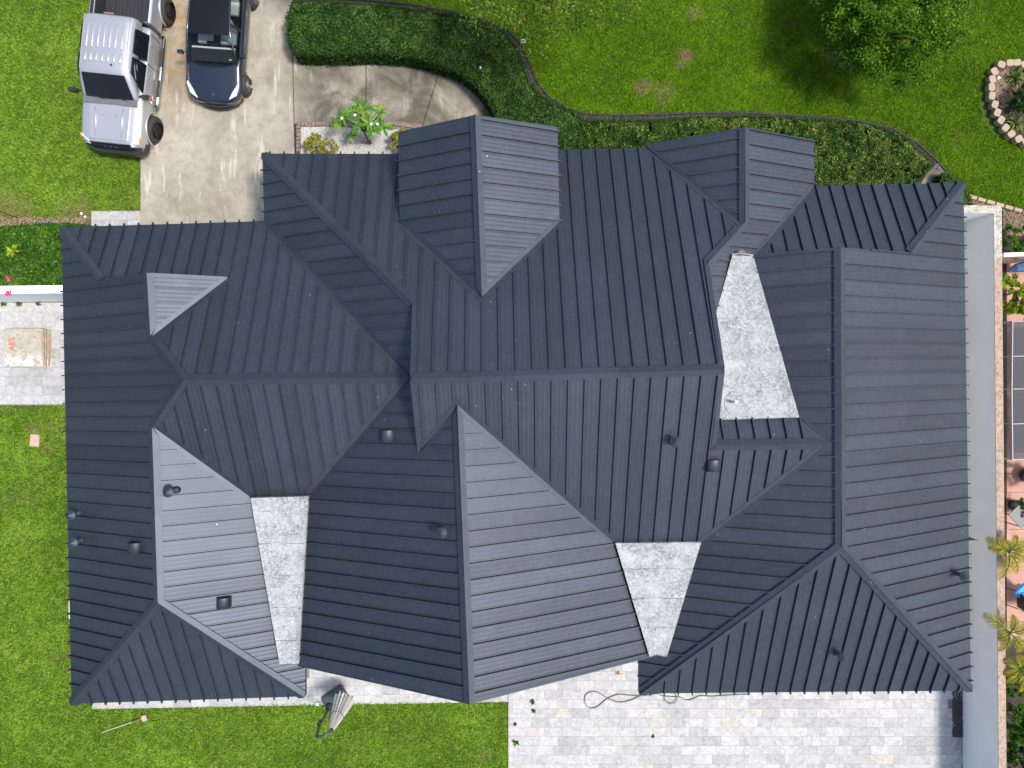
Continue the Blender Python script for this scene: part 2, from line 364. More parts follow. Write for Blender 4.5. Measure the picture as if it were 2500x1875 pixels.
def vnoise(P, s, seed=0):
    """cheap smooth value noise"""
    q = P * s; i = np.floor(q).astype(int); f = q - i; f = f * f * (3 - 2 * f)
    def h(a, b): k = (a * 374761393 + b * 668265263 + seed * 1274126177) & 0xffffffff; k = ((k ^ (k >> 13)) * 1274126177) & 0xffffffff; return ((k ^ (k >> 16)) & 0xffff) / 65535.
    return (h(i[:, 0], i[:, 1]) * (1 - f[:, 0]) + h(i[:, 0] + 1, i[:, 1]) * f[:, 0]) * (1 - f[:, 1]) + (h(i[:, 0], i[:, 1] + 1) * (1 - f[:, 0]) + h(i[:, 0] + 1, i[:, 1] + 1) * f[:, 0]) * f[:, 1]
def blades(P, L=(.04, .08), wd=.012, lean=1.0, rnd=None):
    n = len(P); az = RNG.random(n) * 2 * PI; l = L[0] + RNG.random(n) * (L[1] - L[0]); el = np.clip(RNG.normal(.45, .35, n), .05, 1.4)
    d = np.stack([np.cos(az) * np.cos(el), np.sin(az) * np.cos(el), np.sin(el)], 1) * l[:, None]
    s = np.stack([-np.sin(az), np.cos(az), RNG.normal(0, .5, n)], 1) * (wd / 2)
    V = np.stack([P - s, P + s, P + d], 1); return V
def leaves(P, size, asp=.5, flat=.6, nrm=None):
    """diamond leaves at P (N,3)"""
    n = len(P); az = RNG.random(n) * 2 * PI; tl = RNG.normal(0, flat, n); ro = RNG.normal(0, flat, n)
    l = size * (.6 + .8 * RNG.random(n))
    d = np.stack([np.cos(az) * np.cos(tl), np.sin(az) * np.cos(tl), np.sin(tl)], 1)
    s = np.stack([-np.sin(az) * np.cos(ro), np.cos(az) * np.cos(ro), np.sin(ro)], 1)
    d *= l[:, None] / 2; s *= (l * asp)[:, None] / 2
    return np.stack([P - d, P + s - d * .1, P + d, P - s - d * .1], 1)

# ------------------------------------------------------------------ ground sheets
def sheet(name, pts, z, mat, **kw):
    a = sum(pts[i][0] * pts[(i + 1) % len(pts)][1] - pts[(i + 1) % len(pts)][0] * pts[i][1] for i in range(len(pts)))
    p = pts if a < 0 else pts[::-1]
    v = [(G(x, y)[0], G(x, y)[1], z) for x, y in p]
    return link(name, mesh(name, v, [tuple(range(len(v)))]), mat, **kw)
ground = link('ground', mesh('ground', [(-200, -200, -.03), (200, -200, -.03), (200, 200, -.03), (-200, 200, -.03)], [(0, 1, 2, 3)]), M['lawn_ground'], kind='structure')
LAWN_NW = [(-350, -350), (343, -350), (343, 513), (223, 515), (221, 530), (150, 532), (60, 528), (0, 534), (-350, 540)]
LAWN_SW = [(-350, 990), (215, 990), (225, 1731), (500, 1727), (788, 1718), (1139, 1715), (1238, 1713), (1241, 2150), (-350, 2150)]
EDGE = [(700, -12), (900, -2), (1000, 8), (1100, 25), (1180, 44), (1240, 70), (1275, 108), (1292, 150), (1312, 198), (1342, 236), (1385, 262), (1430, 276), (1500, 279), (1600, 277), (1700, 273), (1800, 271), (1900, 277), (2000, 283), (2100, 292), (2180, 310), (2240, 345), (2290, 390), (2330, 436), (2365, 480), (2440, 507), (2500, 518), (2900, 545)]
LAWN_NE = [(700, -350)] + EDGE + [(2900, -350)]
for nm, pl in (('side_lawn', LAWN_NW), ('back_lawn', LAWN_SW), ('front_lawn', LAWN_NE)): sheet(nm, pl, .0, M['lawn_ground'], kind='structure')
sheet('planting_bed', [(700, -350)] + EDGE + [(2900, 900), (700, 900)], -.012, M['soil'], kind='structure')
sheet('dry_verge', [(-350, 520), (225, 505), (225, 600), (-350, 600)], -.006, M['soil2'], kind='structure')
def lawn(name, pl, mat, dens, label):
    P2 = [tuple(G(x, y)[:2]) for x, y in pl]; lo = (-18.6, -14.2); hi = (18.6, 14.2)
    P = sample(P2, dens); P = P[(P[:, 0] > lo[0]) & (P[:, 0] < hi[0]) & (P[:, 1] > lo[1]) & (P[:, 1] < hi[1])]
    ring = np.hypot((P[:, 0] - 17.0) / 1.45, (P[:, 1] - 9.3) / 1.35) < 1 if 'front' in name else np.zeros(len(P), bool); P = P[~ring]
    cl = vnoise(P, 5, 3) * .5 + vnoise(P, 14, 5) * .5
    keep = RNG.random(len(P)) < (.45 + .8 * cl); P = P[keep]; cl = cl[keep]
    rnd = np.clip(.1 + .5 * cl + RNG.normal(0, .27, len(P)) + .25 * (vnoise(P, .8, 9) - .5), 0, 1)
    P3 = np.column_stack([P, .0 + RNG.random(len(P)) * .02])
    V = blades(P3, (.05, .13), .021)
    o = link(name, tri_mesh(name, V, 3, rnd), mat, kind='stuff', label=label, category='grass'); return o
lawn('front_lawn_grass', LAWN_NE, M['grassR'], 2500, 'deep green front lawn beyond the curving hedge')
lawn('side_lawn_grass', LAWN_NW, M['grassL'], 2500, 'pale green lawn beside the silver pickup truck')
lawn('back_lawn_grass', LAWN_SW, M['grassL'], 2500, 'bright green lawn along the left and bottom of the house')

# ------------------------------------------------------------------ driveway, walkway
drive = sheet('driveway', [(343, -350), (712, -350), (712, 130), (1260, 130), (1260, 380), (1100, 700), (343, 700)], -.004, M['soil'], kind='structure')
def conc(pts, z=.03): return link('concrete_slab', slab_mesh('concrete_slab', poly_px(pts, z), .06), M['concrete'], drive)
conc([(343, -350), (713, -350), (713, 120), (717, 300), (724, 700), (343, 700)])
conc([(715, 124), (800, 127), (892, 127), (893, 312), (719, 302)])
conc([(894.5, 127), (980, 132), (1040, 143), (1076, 158), (1027, 318), (894.5, 312)])
conc([(1078, 158), (1120, 172), (1162, 202), (1206, 285), (1160, 360), (1029, 318)])
conc([(1207.5, 288), (1225, 300), (1290, 400), (1162, 362)])
sheet('bounce_sheet', [(2050, 520), (2350, 520), (2350, 1640), (2050, 1640)], -.003, M['concrete'], kind='structure')  # unseen pale sheet, added to bounce sunlight up onto the boundary wall
sheet('walkway', [(2235, 470), (2262, 425), (2290, 398), (2315, 425), (2285, 448), (2270, 470)], .004, M['concrete'], kind='structure')

# ------------------------------------------------------------------ pavers
def paver_mesh(wd, hd):
    b = MB(); b.box((0, 0, -.02), (wd, hd, .05)); me = b.mesh('paver'); me.materials.append(M['paver']); return me
PM = {k: paver_mesh(k * .602 - .005, .3075 - .005) for k in (1, .5, .75, .25)}
def roof_bottom(x):
    if x < 745: return 1718 - (x - 175) * 18 / 570
    if x < 1147: return 1630 + (x - 745) * 88 / 402
    if x < 1585: return 1718 - (x - 1147) * 106 / 413
    return 1693
def pave(root, x0, x1, ytop, nrow, test, ph=0, rot=0.):
    """rows of pavers from px x0..x1; ytop px of the first row top"""
    pw = 44.25; rh = 22.6; n = 0
    for r in range(nrow):
        y = ytop + rh * (r + .5); x = x0 - random.choice((0, .25, .5, .75)) * pw if r % 2 else x0 - .5 * pw * (r % 4 > 1)
        while x < x1 - 3:
            k = 1 if random.random() > .07 else .5; wpx = pw * k
            xa, xb = max(x, x0), min(x + wpx, x1)
            if xb - xa > 6 and test((xa + xb) / 2, y, xa, xb):
                kk = (xb - xa) / pw; o = None
                c = G((xa + xb) / 2, y + rot * (x1 - (xa + xb) / 2), .012 + random.uniform(-.002, .002))
                me = min(PM, key=lambda q: abs(q - kk))
                o = link('paver', PM[me], None, root); o.location = c; o.rotation_euler = (random.gauss(0, .002), random.gauss(0, .002), rot + random.gauss(0, .0015))
                if abs(me - kk) > .01: o.scale = ((kk * .602 - .005) / (me * .602 - .005), 1, 1)
                n += 1
            x += wpx
    return n
patio = sheet('patio', [(1241, 1560), (2351, 1560), (2351, 1960), (1241, 1960)], -.006, M['grout'], kind='structure')
npv = pave(patio, 1241, 2351, 1594.2, 13, lambda x, y, a, b: y + 50 > roof_bottom(x) and y < 1882 and not (a > 2310 and 1680 < y < 1800) and x < 2351)
path = sheet('house_path', [(224, 1560), (1240, 1560), (1240, 1714), (788, 1719), (224, 1732)], -.006, M['grout'], kind='structure')
pave(path, 224, 1240, 1713.6 - 22.6 * 6, 6, lambda x, y, a, b: y + .0175 * (1240 - x) + 50 > roof_bottom(x), rot=.0175)
lp = sheet('side_patio', [(-40, 737), (200, 737), (200, 992), (-40, 992)], -.002, M['grout'], kind='structure')
pave(lp, -30, 175, 739, 11, lambda x, y, a, b: True)
wk = sheet('stepping_path', [(222, 514), (345, 514), (345, 560), (222, 560)], -.001, M['grout'], kind='structure')
pave(wk, 223, 343, 515, 2, lambda x, y, a, b: True)

# ------------------------------------------------------------------ the roof
TH = math.radians(1.2); CT, ST = math.cos(TH), math.sin(TH)
UP = {'E': (1, 0), 'W': (-1, 0), 'N': (0, 1), 'S': (0, -1)}
V = dict(a=(150, 555), b=(250, 682), c=(362, 667), d=(371, 821), e=(452, 927), f=(375, 1043), g=(389, 1470), h=(175, 1718), i=(745, 1700),
    l=(612, 1214), k=(684, 1622), m=(752, 1211), n=(728, 1625), o=(1001, 921), p=(645, 540), q=(641, 375), r=(1008, 741), s=(1003, 925), t=(560, 677),
    u=(1022, 1112), v=(1117, 989), w=(1147, 1718), A=(1767, 902), B=(1745, 1087), C=(2022, 1083), D=(1712, 1323), E=(1502, 1325), F=(1590, 1603),
    H=(1950, 1018), I=(2049, 605), J=(2219, 617), K=(2352, 446), L=(2370, 1686), M=(2052, 1334), N=(1560, 1693), O=(1849, 621), P=(1988, 454),
    Q=(1987, 343), R=(1817, 312), S=(1817, 544), T=(1728, 641), U=(1581, 361), W=(1810, 547), X=(976, 541), Y=(1177, 726), Z=(1366, 543),
    XA=(972, 323), XR=(1160, 282), XB=(1361, 311), UA=(1580, 353))
# plane: uphill direction, depth constant, outline "point:edge type" (e eave, h hip/ridge, v valley, k rake, x hidden, f meets flat roof), anchor px for a seam, px spacing
PL = {
 'W1': ('E', 14.127, 'a:h b:k c:h d:h e:h f:h g:h h:e', (152, 678), .4056),
 'N1': ('S', 18.201, 'a:e p:v o:h e:h d:v t:x 500,692:x 262,692:x b:h', (410.5, 545), .416),
 'E1': ('W', 23.665, 'f:v l:f k:f 690,1600:x 745,1600:x 745,1628:e i:h g:h', (745, 1664), .406),
 'S2': ('N', 16.103, 'g:h h:e i:h', (396, 1710), .4075),
 'S1': ('N', 18.452, 'e:h o:v m:f l:v f:h', (640, 931), .406),
 'SV': ('W', 23.707, 'c:k t:v d:h', (377, 735), .40),
 'W2': ('E', 17.056, 'q:h r:x 1030,775:x 1030,933:x o:v p:e', (642, 484), .40),
 'W3': ('E', 17.056, 'o:x 1030,933:x 1030,1102:x u:v v:h w:k n:f m:v', (730, 1390), .40),
 'N2': ('S', 17.221, 'q:e 974,376:x X:v Y:v Z:x 1363,366:e U:v W:x S:h T:K A:h s:K r:h', (832, 376), .411),
 'S3': ('N', 17.445, 's:h A:K 1753,1026:K B:h C:v D:f E:v v:v u:K', (1624, 1000), .406),
 'N4': ('S', 19.13, 'B:x 1742,1026:f H:v C:h', (1800, 1040), .41),
 'E2': ('W', 18.339, 'v:v E:f F:k w:h', (1300, 1393), .405),
 'W4': ('E', 22.331, 'I:h M:h N:e 1560,1596:x 1627,1603:f D:v C:v H:f 1838,626:f O:k', (1840, 1330), .406),
 'E3': ('W', 13.998, 'I:k J:h K:e L:h M:h', (2352, 667), .4055),
 'N3': ('S', 17.811, 'P:e K:h J:x 2195,642:x 1862,642:x O:v', (2127, 449), .408),
 'S4': ('N', 16.009, 'M:h N:e L:h', (1792, 1691), .4055),
 'E5': ('W', 16.138, 'R:k Q:e P:v O:x 1836,640:f 1787,626:f 1747,766:x 1722,740:x 1722,652:x T:h S:h', (1900, 400), .405),
 'W5': ('E', 22.578, 'UA:k R:h S:x W:v U:x', (1700, 355), .405),
 'W6': ('E', 17.974, 'XA:k XR:h Y:v X:e', (974, 430), .405),
 'E6': ('W', 18.727, 'XR:k XB:e Z:v Y:h', (1363, 430), .405)}
house = empty('house', 'large house with a dark blue grey standing seam metal roof', 'house', (0, 0, 0))
class Plane:
    def __init__(s, name, up, D0):
        ux, uy = UP[up]; s.u = (ux * CT - uy * ST, ux * ST + uy * CT); s.D0 = D0; s.name = name
        s.et = Vector((s.u[0], s.u[1], .5)).normalized(); s.es = Vector((s.u[1], -s.u[0], 0)); s.n = s.es.cross(s.et)
        s.O = s.pt((1250, 937.5))
    def pt(s, p):
        rx, ry = (p[0] - 1250) / FP, (937.5 - p[1]) / FP; D = s.D0 / (1 + .5 * (s.u[0] * rx + s.u[1] * ry)); return Vector((rx * D, ry * D, HC - D))
    def st(s, p): q = s.pt(p) - s.O; return (q.dot(s.es), q.dot(s.et))
    def w(s, a, b, h=0.): return s.O + s.es * a + s.et * b + s.n * h
def columns(poly, cuts):
    """trapezoids of a simple polygon between consecutive s cuts"""
    ss = sorted(set([round(c, 5) for c in cuts] + [round(p[0], 5) for p in poly])); out = []; n = len(poly); lo, hi = min(cuts), max(cuts)
    for a, b in zip(ss, ss[1:]):
        if b - a < 1e-4 or a < lo - 1e-6 or b > hi + 1e-6: continue
        mid = (a + b) / 2; cr = []
        for i in range(n):
            p, q = poly[i], poly[(i + 1) % n]
            if (p[0] > mid) != (q[0] > mid):
                g = lambda x: p[1] + (q[1] - p[1]) * (x - p[0]) / (q[0] - p[0]); cr.append((g(mid), g(a), g(b)))
        cr.sort()
        for k in range(0, len(cr) - 1, 2): out.append((a, b, cr[k][1], cr[k][2], cr[k + 1][1], cr[k + 1][2]))
    return out
PANELS = []; CAPS = {}
TRIM = {'e': -.035, 'v': .13, 'h': .09, 'k': .03, 'K': .06, 'x': 0, 'f': -.02}
SW = {'v': .125, 'h': .125, 'K': .11, 'k': .03}
def build_plane(nm, up, D0, spec, anchor, sp):
    P = Plane(nm, up, D0); items = []
    for tkn in spec.split():
        k, t = tkn.split(':'); px = V[k] if k in V else tuple(map(float, k.split(','))); items.append((px, t, k))
    poly = [P.st(i[0]) for i in items]; ty = [i[1] for i in items]; n = len(poly)
    area = sum(poly[i][0] * poly[(i + 1) % n][1] - poly[(i + 1) % n][0] * poly[i][1] for i in range(n))
    sg = 1 if area > 0 else -1
    # deck slab
    top = [P.w(a, b, -.004) for a, b in poly]; bot = [p - Vector((0, 0, .17)) for p in top]
    o = list(range(n)) if sg > 0 else list(range(n - 1, -1, -1))
    f = [tuple(o), tuple(n + i for i in reversed(o))] + [(o[(k + 1) % n], o[k], n + o[k], n + o[(k + 1) % n]) for k in range(n)]
    slope = link('roof_slope', mesh('roof_slope', top + bot, f), M['roof'], house)
    # panels
    s0 = P.st(anchor)[0]; smin, smax = min(p[0] for p in poly), max(p[0] for p in poly)
    k0 = math.floor((smin - s0) / sp); k1 = math.ceil((smax - s0) / sp)
    def inward(i):
        a, b = poly[i], poly[(i + 1) % n]; d = Vector((b[0] - a[0], b[1] - a[1])); L = d.length; d /= L; return a, b, d, Vector((-d.y, d.x)) * sg, L
    for k in range(k0, k1):
        a, b = s0 + k * sp, s0 + (k + 1) * sp; rr = random.Random(sum(map(ord, nm)) * 131 + k * 17 + 5000); amp = rr.uniform(.0030, .0044); tilt = rr.uniform(-.0012, .0012)
        NS = 18; cuts = [a + (b - a) * j / NS for j in range(NS + 1)]
        def hh(s):
            x = min(max((s - a) / (b - a), 0), 1)
            if x < .08 or x > .92: return .002
            return .002 + amp * (.5 - .5 * math.cos((x - .08) / .84 * 2 * PI * 3)) + tilt * math.sin(x * PI)
        cols = columns(poly, cuts)
        if not cols: continue
        vs_, fs, idx = [], [], {}
        def vid(s, t):
            q = (round(s, 4), round(t, 4))
            if q not in idx: idx[q] = len(vs_); vs_.append(P.w(s, t, hh(s)))
            return idx[q]
        ar = 0; rng_ = []
        for (x0, x1, t00, t01, t10, t11) in cols:
            ids = [vid(x0, t00), vid(x1, t01), vid(x1, t11), vid(x0, t10)]; ids2 = []
            for q in ids:
                if not ids2 or (q != ids2[-1]): ids2.append(q)
            if ids2[0] == ids2[-1]: ids2.pop()
            if len(set(ids2)) > 2: fs.append(tuple(ids2)); rng_.append((t00 + t10) / 2)
            ar += (x1 - x0) * (t10 - t00 + t11 - t01) / 2
        if ar < .004: continue
        nf = len(fs)
        # standing seam along s = a
        cr = []
        for i in range(n):
            p, q = poly[i], poly[(i + 1) % n]
            if (p[0] > a) != (q[0] > a):
                t = p[1] + (q[1] - p[1]) * (a - p[0]) / (q[0] - p[0]); L = math.hypot(q[0] - p[0], q[1] - p[1]); cr.append((t, min(TRIM[ty[i]] / max(abs(q[0] - p[0]) / L, .3), .45)))
        cr.sort()
        for j in range(0, len(cr) - 1, 2):
            t0, t1 = cr[j][0] + cr[j][1], cr[j + 1][0] - cr[j + 1][1]
            if t1 - t0 < .05: continue
            hw, hs = .015, .068; c = len(vs_)
            for (tt) in (t0, t1):
                for (ds, hz) in ((-hw, -.004), (hw, -.004), (hw, hs), (-hw, hs)): vs_.append(P.w(a + ds, tt, hz))
            fs += [(c, c + 1, c + 5, c + 4), (c + 1, c + 2, c + 6, c + 5), (c + 2, c + 3, c + 7, c + 6), (c + 3, c, c + 4, c + 7), (c + 3, c + 2, c + 1, c), (c + 4, c + 5, c + 6, c + 7)]
        # keep disjoint stretches of one strip as separate panels
        par = {}
        def fd(q):
            while par.setdefault(q, q) != q: q = par[q]
            return q
        for q in fs[:nf]:
            for r_ in q[1:]: par[fd(r_)] = fd(q[0])
        comp = {}
        for q in fs[:nf]: comp.setdefault(fd(q[0]), []).append(q)
        if len(comp) == 1: PANELS.append((ar, slope, vs_, fs, nf))
        else:
            tv = lambda q: sum(((vs_[j] - P.O).dot(P.et)) for j in q) / len(q)
            for cq in comp.values():
                js = sorted(set(j for q in cq for j in q)); lo_, hi_ = min((vs_[j] - P.O).dot(P.et) for j in js), max((vs_[j] - P.O).dot(P.et) for j in js)
                fe = [q for q in fs[nf:] if lo_ - .2 < tv(q) < hi_ + .2]; js = sorted(set(js) | set(j for q in fe for j in q)); mp_ = {j: i_ for i_, j in enumerate(js)}
                PANELS.append((ar / len(comp), slope, [vs_[j] for j in js], [tuple(mp_[j] for j in q) for q in cq + fe], len(cq)))
    # trims along the edges
    for i in range(n):
        t = ty[i]
        if t not in SW: continue
        A_, B_, d, nn, L = inward(i); wdt = SW[t]
        def inner(at, j):
            # intersect offset line with neighbouring edge (offset too when it has a trim)
            a2, b2, d2, n2, L2 = inward(j); off = SW.get(ty[j], 0); p0 = Vector(A_) + nn * wdt; p1 = Vector(a2) + n2 * off; cr = d.x * d2.y - d.y * d2.x
            if abs(cr) < .15: return Vector(at) + nn * wdt
            s_ = ((p1.x - p0.x) * d2.y - (p1.y - p0.y) * d2.x) / cr; q = p0 + d * s_
            return q if (q - Vector(at)).length < .6 else Vector(at) + nn * wdt
        ia, ib = inner(A_, (i - 1) % n), inner(B_, (i + 1) % n)
        if t == 'h':
            key = tuple(sorted((items[i][2], items[(i + 1) % n][2])))
            rev = items[i][2] != key[0]
            CAPS.setdefault(key, []).append((P, B_ if rev else A_, A_ if rev else B_, ib if rev else ia, ia if rev else ib))
        elif t == 'v':
            b_ = MB(); q = [P.w(*A_, .012), P.w(*B_, .012), P.w(*ib, .014), P.w(*ia, .014), P.w(*ib, .0), P.w(*ia, .0)]
            b_.add(q, [(0, 1, 2, 3), (3, 2, 4, 5)] if sg > 0 else [(3, 2, 1, 0), (5, 4, 2, 3)]); b_.build('valley_flashing', M['roof'], slope)
        else:
            b_ = MB(); o1 = Vector(A_) - nn * .012; o2 = Vector(B_) - nn * .012
            hk = .058 if t == 'K' else .012; q = [P.w(*o1, hk), P.w(*o2, hk), P.w(*ib, hk), P.w(*ia, hk), P.w(*ib, .0), P.w(*ia, .0), P.w(*o1, 0) - Vector((0, 0, .19)), P.w(*o2, 0) - Vector((0, 0, .19))]
            fs_ = [(0, 1, 2, 3), (3, 2, 4, 5), (1, 0, 6, 7)]
            b_.add(q, fs_ if sg > 0 else [x[::-1] for x in fs_]); b_.build('rake_trim', M['roof'], slope)
    # walls set back below eaves and rakes
    for i in range(n):
        if ty[i] in 'ekK':
            A_, B_, d, nn, L = inward(i); ins = .55 if ty[i] == 'e' else .35
            p, q = P.w(*(Vector(A_) + nn * ins + d * .3), -.2), P.w(*(Vector(B_) + nn * ins - d * .3), -.2)
            if L < .9: continue
            inn = (P.w(*(Vector(A_) + nn * (ins + .2)), 0) - P.w(*(Vector(A_) + nn * ins), 0)); inn.z = 0
            v8 = [Vector((p.x, p.y, 0)), Vector((q.x, q.y, 0)), q, p]; v8 += [x + inn for x in v8]
            link('wall', mesh('wall', v8, [(0, 1, 2, 3), (7, 6, 5, 4), (0, 3, 7, 4), (1, 5, 6, 2), (3, 2, 6, 7), (0, 4, 5, 1)]), M['stucco'], house)
    return P
PLN = {k: build_plane(k, *v) for k, v in PL.items()}
PANELS.sort(key=lambda x: -x[0])
for ar, sl_, vs_, fs, nf in PANELS[:295]:
    me = mesh('roof_panel', vs_, fs); me.polygons.foreach_set('use_smooth', [i < nf for i in range(len(fs))]); link('roof_panel', me, M['roof'], sl_)
rest = MB()
for ar, sl_, vs_, fs, nf in PANELS[295:]: rest.add(vs_, fs)
if rest.v: rest.build('roof_panel_offcuts', M['roof'], house, kind='stuff')
for key, halves in CAPS.items():
    tops = []
    for e in (1, 2):
        ps = [h[0].w(*h[e], 0) for h in halves]; q = sum(ps, Vector()) / len(ps); q.z = max(p.z for p in ps) + .075; tops.append(q)
    L = (tops[1] - tops[0]).length; npc = max(1, round(L / 3.05))
    if len(halves) < 2:      # cap ends against air: close it with a small back leg
        pass
    for j in range(npc):
        f0, f1 = j / npc, (j + 1) / npc; ex = .004 * (j % 2); b_ = MB()
        if j < npc - 1: f1 += .03 / L
        rg = []
        for (P, A_, B_, ia, ib) in halves:
            ia, ib = Vector(ia), Vector(ib)
            A2, B2 = Vector(A_), Vector(B_); zr = Vector((0, 0, .085)); t0, t1 = P.w(*A2.lerp(B2, f0), 0) + zr, P.w(*A2.lerp(B2, f1), 0) + zr; rg.append((t0, t1)); i0, i1 = ia.lerp(ib, f0), ia.lerp(ib, f1)
            z = Vector((0, 0, ex))
            q = [t0 + z, t1 + z, P.w(*i1, .064 + ex), P.w(*i0, .064 + ex), P.w(*i1, .002), P.w(*i0, .002)]
            b_.add(q, [(0, 1, 2, 3), (3, 2, 4, 5)])
            m0 = (t0 + P.w(*i0, .02)) / 2; 
            b_.add([t0 + z, q[3], q[5], t0 - Vector((0, 0, .066))], [(0, 1, 2, 3)]); b_.add([t1 + z, q[2], q[4], t1 - Vector((0, 0, .066))], [(3, 2, 1, 0)])
        if len(rg) == 2: zz_ = Vector((0, 0, ex)); b_.add([rg[0][0] + zz_, rg[0][1] + zz_, rg[1][1] + zz_, rg[1][0] + zz_], [(0, 1, 2, 3)])
        b_.build('ridge_cap', M['roof'], house)

# flat roof membranes, laid in sheets
def flat(pts, anchors, lap=69, first=0, label=None):
    A3 = [Vector(((x - 1250) * D / FP, (937.5 - y) * D / FP, HC - D)) for x, y, D in anchors]
    nn = (A3[1] - A3[0]).cross(A3[2] - A3[0]).normalized(); nn = nn if nn.z > 0 else -nn; dd = nn.dot(A3[0] - Vector((0, 0, HC)))
    def pt(p, h=0.):
        r = Vector(((p[0] - 1250) / FP, (937.5 - p[1]) / FP, -1)); return Vector((0, 0, HC)) + r * (dd / nn.dot(r)) + nn * h
    root = link('flat_roof', mesh('flat_roof', [pt(p, -.01) for p in pts] + [pt(p, -.2) for p in pts], [tuple(range(len(pts))), tuple(range(2 * len(pts) - 1, len(pts) - 1, -1))] + [(k, (k + 1) % len(pts), len(pts) + (k + 1) % len(pts), len(pts) + k) for k in range(len(pts))]), M['membrane'], house)
    y0, y1 = min(p[1] for p in pts), max(p[1] for p in pts); cuts = [y0]
    y = y0 + first
    while y < y1 - 8: cuts.append(y) if y > y0 + 4 else None; y += lap
    cuts.append(y1); sw = [(p[1], p[0]) for p in pts]
    for j, (c0, c1) in enumerate(zip(cuts, cuts[1:])):
        vs_, fs = [], []
        NX = 6; NB = 5; r = random.Random(j)
        cc = [c0 + (c1 - c0) * q / NB for q in range(NB + 1)]
        wob = [r.uniform(-2.2, 2.2) for _ in range(NX + 1)]
        for (a, b, t00, t01, t10, t11) in columns(sw, cc):
            for q in range(NX):
                g = lambda u, t0, t1: t0 + (t1 - t0) * u / NX
                ring = []
                for (yy, lo, hi, uq) in ((a, t00, t10, q), (b, t01, t11, q), (b, t01, t11, q + 1), (a, t00, t10, q + 1)):
                    xx = g(uq, lo, hi); e = (yy - c0) / (c1 - c0); ed = abs(uq - NX / 2) / (NX / 2)
                    dy = wob[uq] * (1 if (yy == c0 and j > 0) else 0)
                    ring.append(pt((xx, yy + dy), .006 + .012 * (1 - e) + (.03 if uq in (0, NX) else 0)))
                k = len(vs_); vs_ += ring; fs.append((k, k + 1, k + 2, k + 3))
        # front lip of the sheet
        link('membrane_sheet', mesh('membrane_sheet', vs_, fs), M['membrane'], root)
    return pt, root
fpt1, fl1 = flat([(1787, 624), (1838, 626), (1950, 1019), (1753, 1026), (1765, 912), (1747, 766)], [(1950, 1019, 18.54), (1753, 1026, 18.60), (1812, 625, 19.06)], 84, 70)
fpt2, fl2 = flat([(1502, 1325), (1711, 1322), (1627, 1603), (1604, 1598), (1586, 1604)], [(1502, 1325, 19.60), (1711, 1322, 19.62), (1608, 1603, 20.10)], 72, 66)
fpt3, fl3 = flat([(613, 1215), (752, 1211), (728, 1622), (706, 1620), (684, 1623)], [(613, 1215, 19.76), (752, 1211, 19.78), (706, 1622, 20.0)], 79, 36)
for fp, fr, pts in ((fpt1, fl1, [(1787, 624), (1808, 621), (1838, 626)]),):
    b_ = MB(); b_.tube([fp((p[0], p[1] - 2), .03) for p in pts], .02); b_.build('membrane_fold', M['membrane'], fr)
# plumbing stack with round patch
b_ = MB(); pc = [(1796 + 28.5 * math.cos(2 * PI * k / 40), 984 + 28.5 * math.sin(2 * PI * k / 40)) for k in range(40)]; b_.add([fpt1(p, .048) for p in pc] + [fpt1(p, .0) for p in pc], [tuple(range(39, -1, -1))] + [(k, (k + 1) % 40, 40 + (k + 1) % 40, 40 + k) for k in range(40)]); b_.build('pipe_patch', M['membrane'], fl1)
c = fpt1((1788, 981), .0); b_ = MB(); b_.lathe([(.10, 0), (.05, .05), (.042, .06), (.042, .34), (.030, .34), (.030, .2)], c, 16); b_.build('vent_pipe', M['stucco'], fl1, True)
b_ = MB(); rr = random.Random(3)
for _ in range(7):
    c = fpt1((1808 + rr.uniform(-6, 8), 618 + rr.uniform(-4, 6)), .05); b_.box(c, (.09, .03, .01), Matrix.Rotation(rr.uniform(0, 6), 3, 'Z') @ Matrix.Rotation(rr.uniform(-.5, .5), 3, 'X'))
lf = b_.build('fallen_leaves', simple('dead_leaf', (.22, .12, .09), .8)); lf['label'] = 'clump of dry brown leaves at the tip of the long flat roof'; lf['category'] = 'leaves'

# roof vents
def on(pl, px, py): return PLN[pl].pt((px, py))
def goose(pl, bx, by, hh, cap=.14):
    base = on(pl, bx, by); b_ = MB(); b_.lathe([(.13, -.06), (.085, .05), (.055, .06), (.055, hh)], base, 16)
    pipe = b_.build('vent_pipe', M['roof'], house, True)
    b_ = MB(); b_.lathe([(cap * .92, hh - .03), (cap, hh - .028), (cap, hh - .01), (.004, hh + .10)], base, 24); b_.build('vent_cap', M['roof'], pipe)
    b_ = MB(); b_.box(base, (.34, .34, .012), Plane_rot(pl)); b_.build('base_flashing', M['roof'], pipe)
def Plane_rot(pl):
    P = PLN[pl]; return Matrix((P.es, P.et, P.n)).transposed()
for pl, bx, by, hh in (('E1', 428, 1196, .42), ('W1', 192, 1252, .40), ('W1', 198, 1318, .40), ('W3', 1081, 1293, .38), ('S3', 1640, 1076, .36), ('S4', 2042, 1592, .40), ('E3', 2333, 1398, .42)): goose(pl, bx, by, hh)
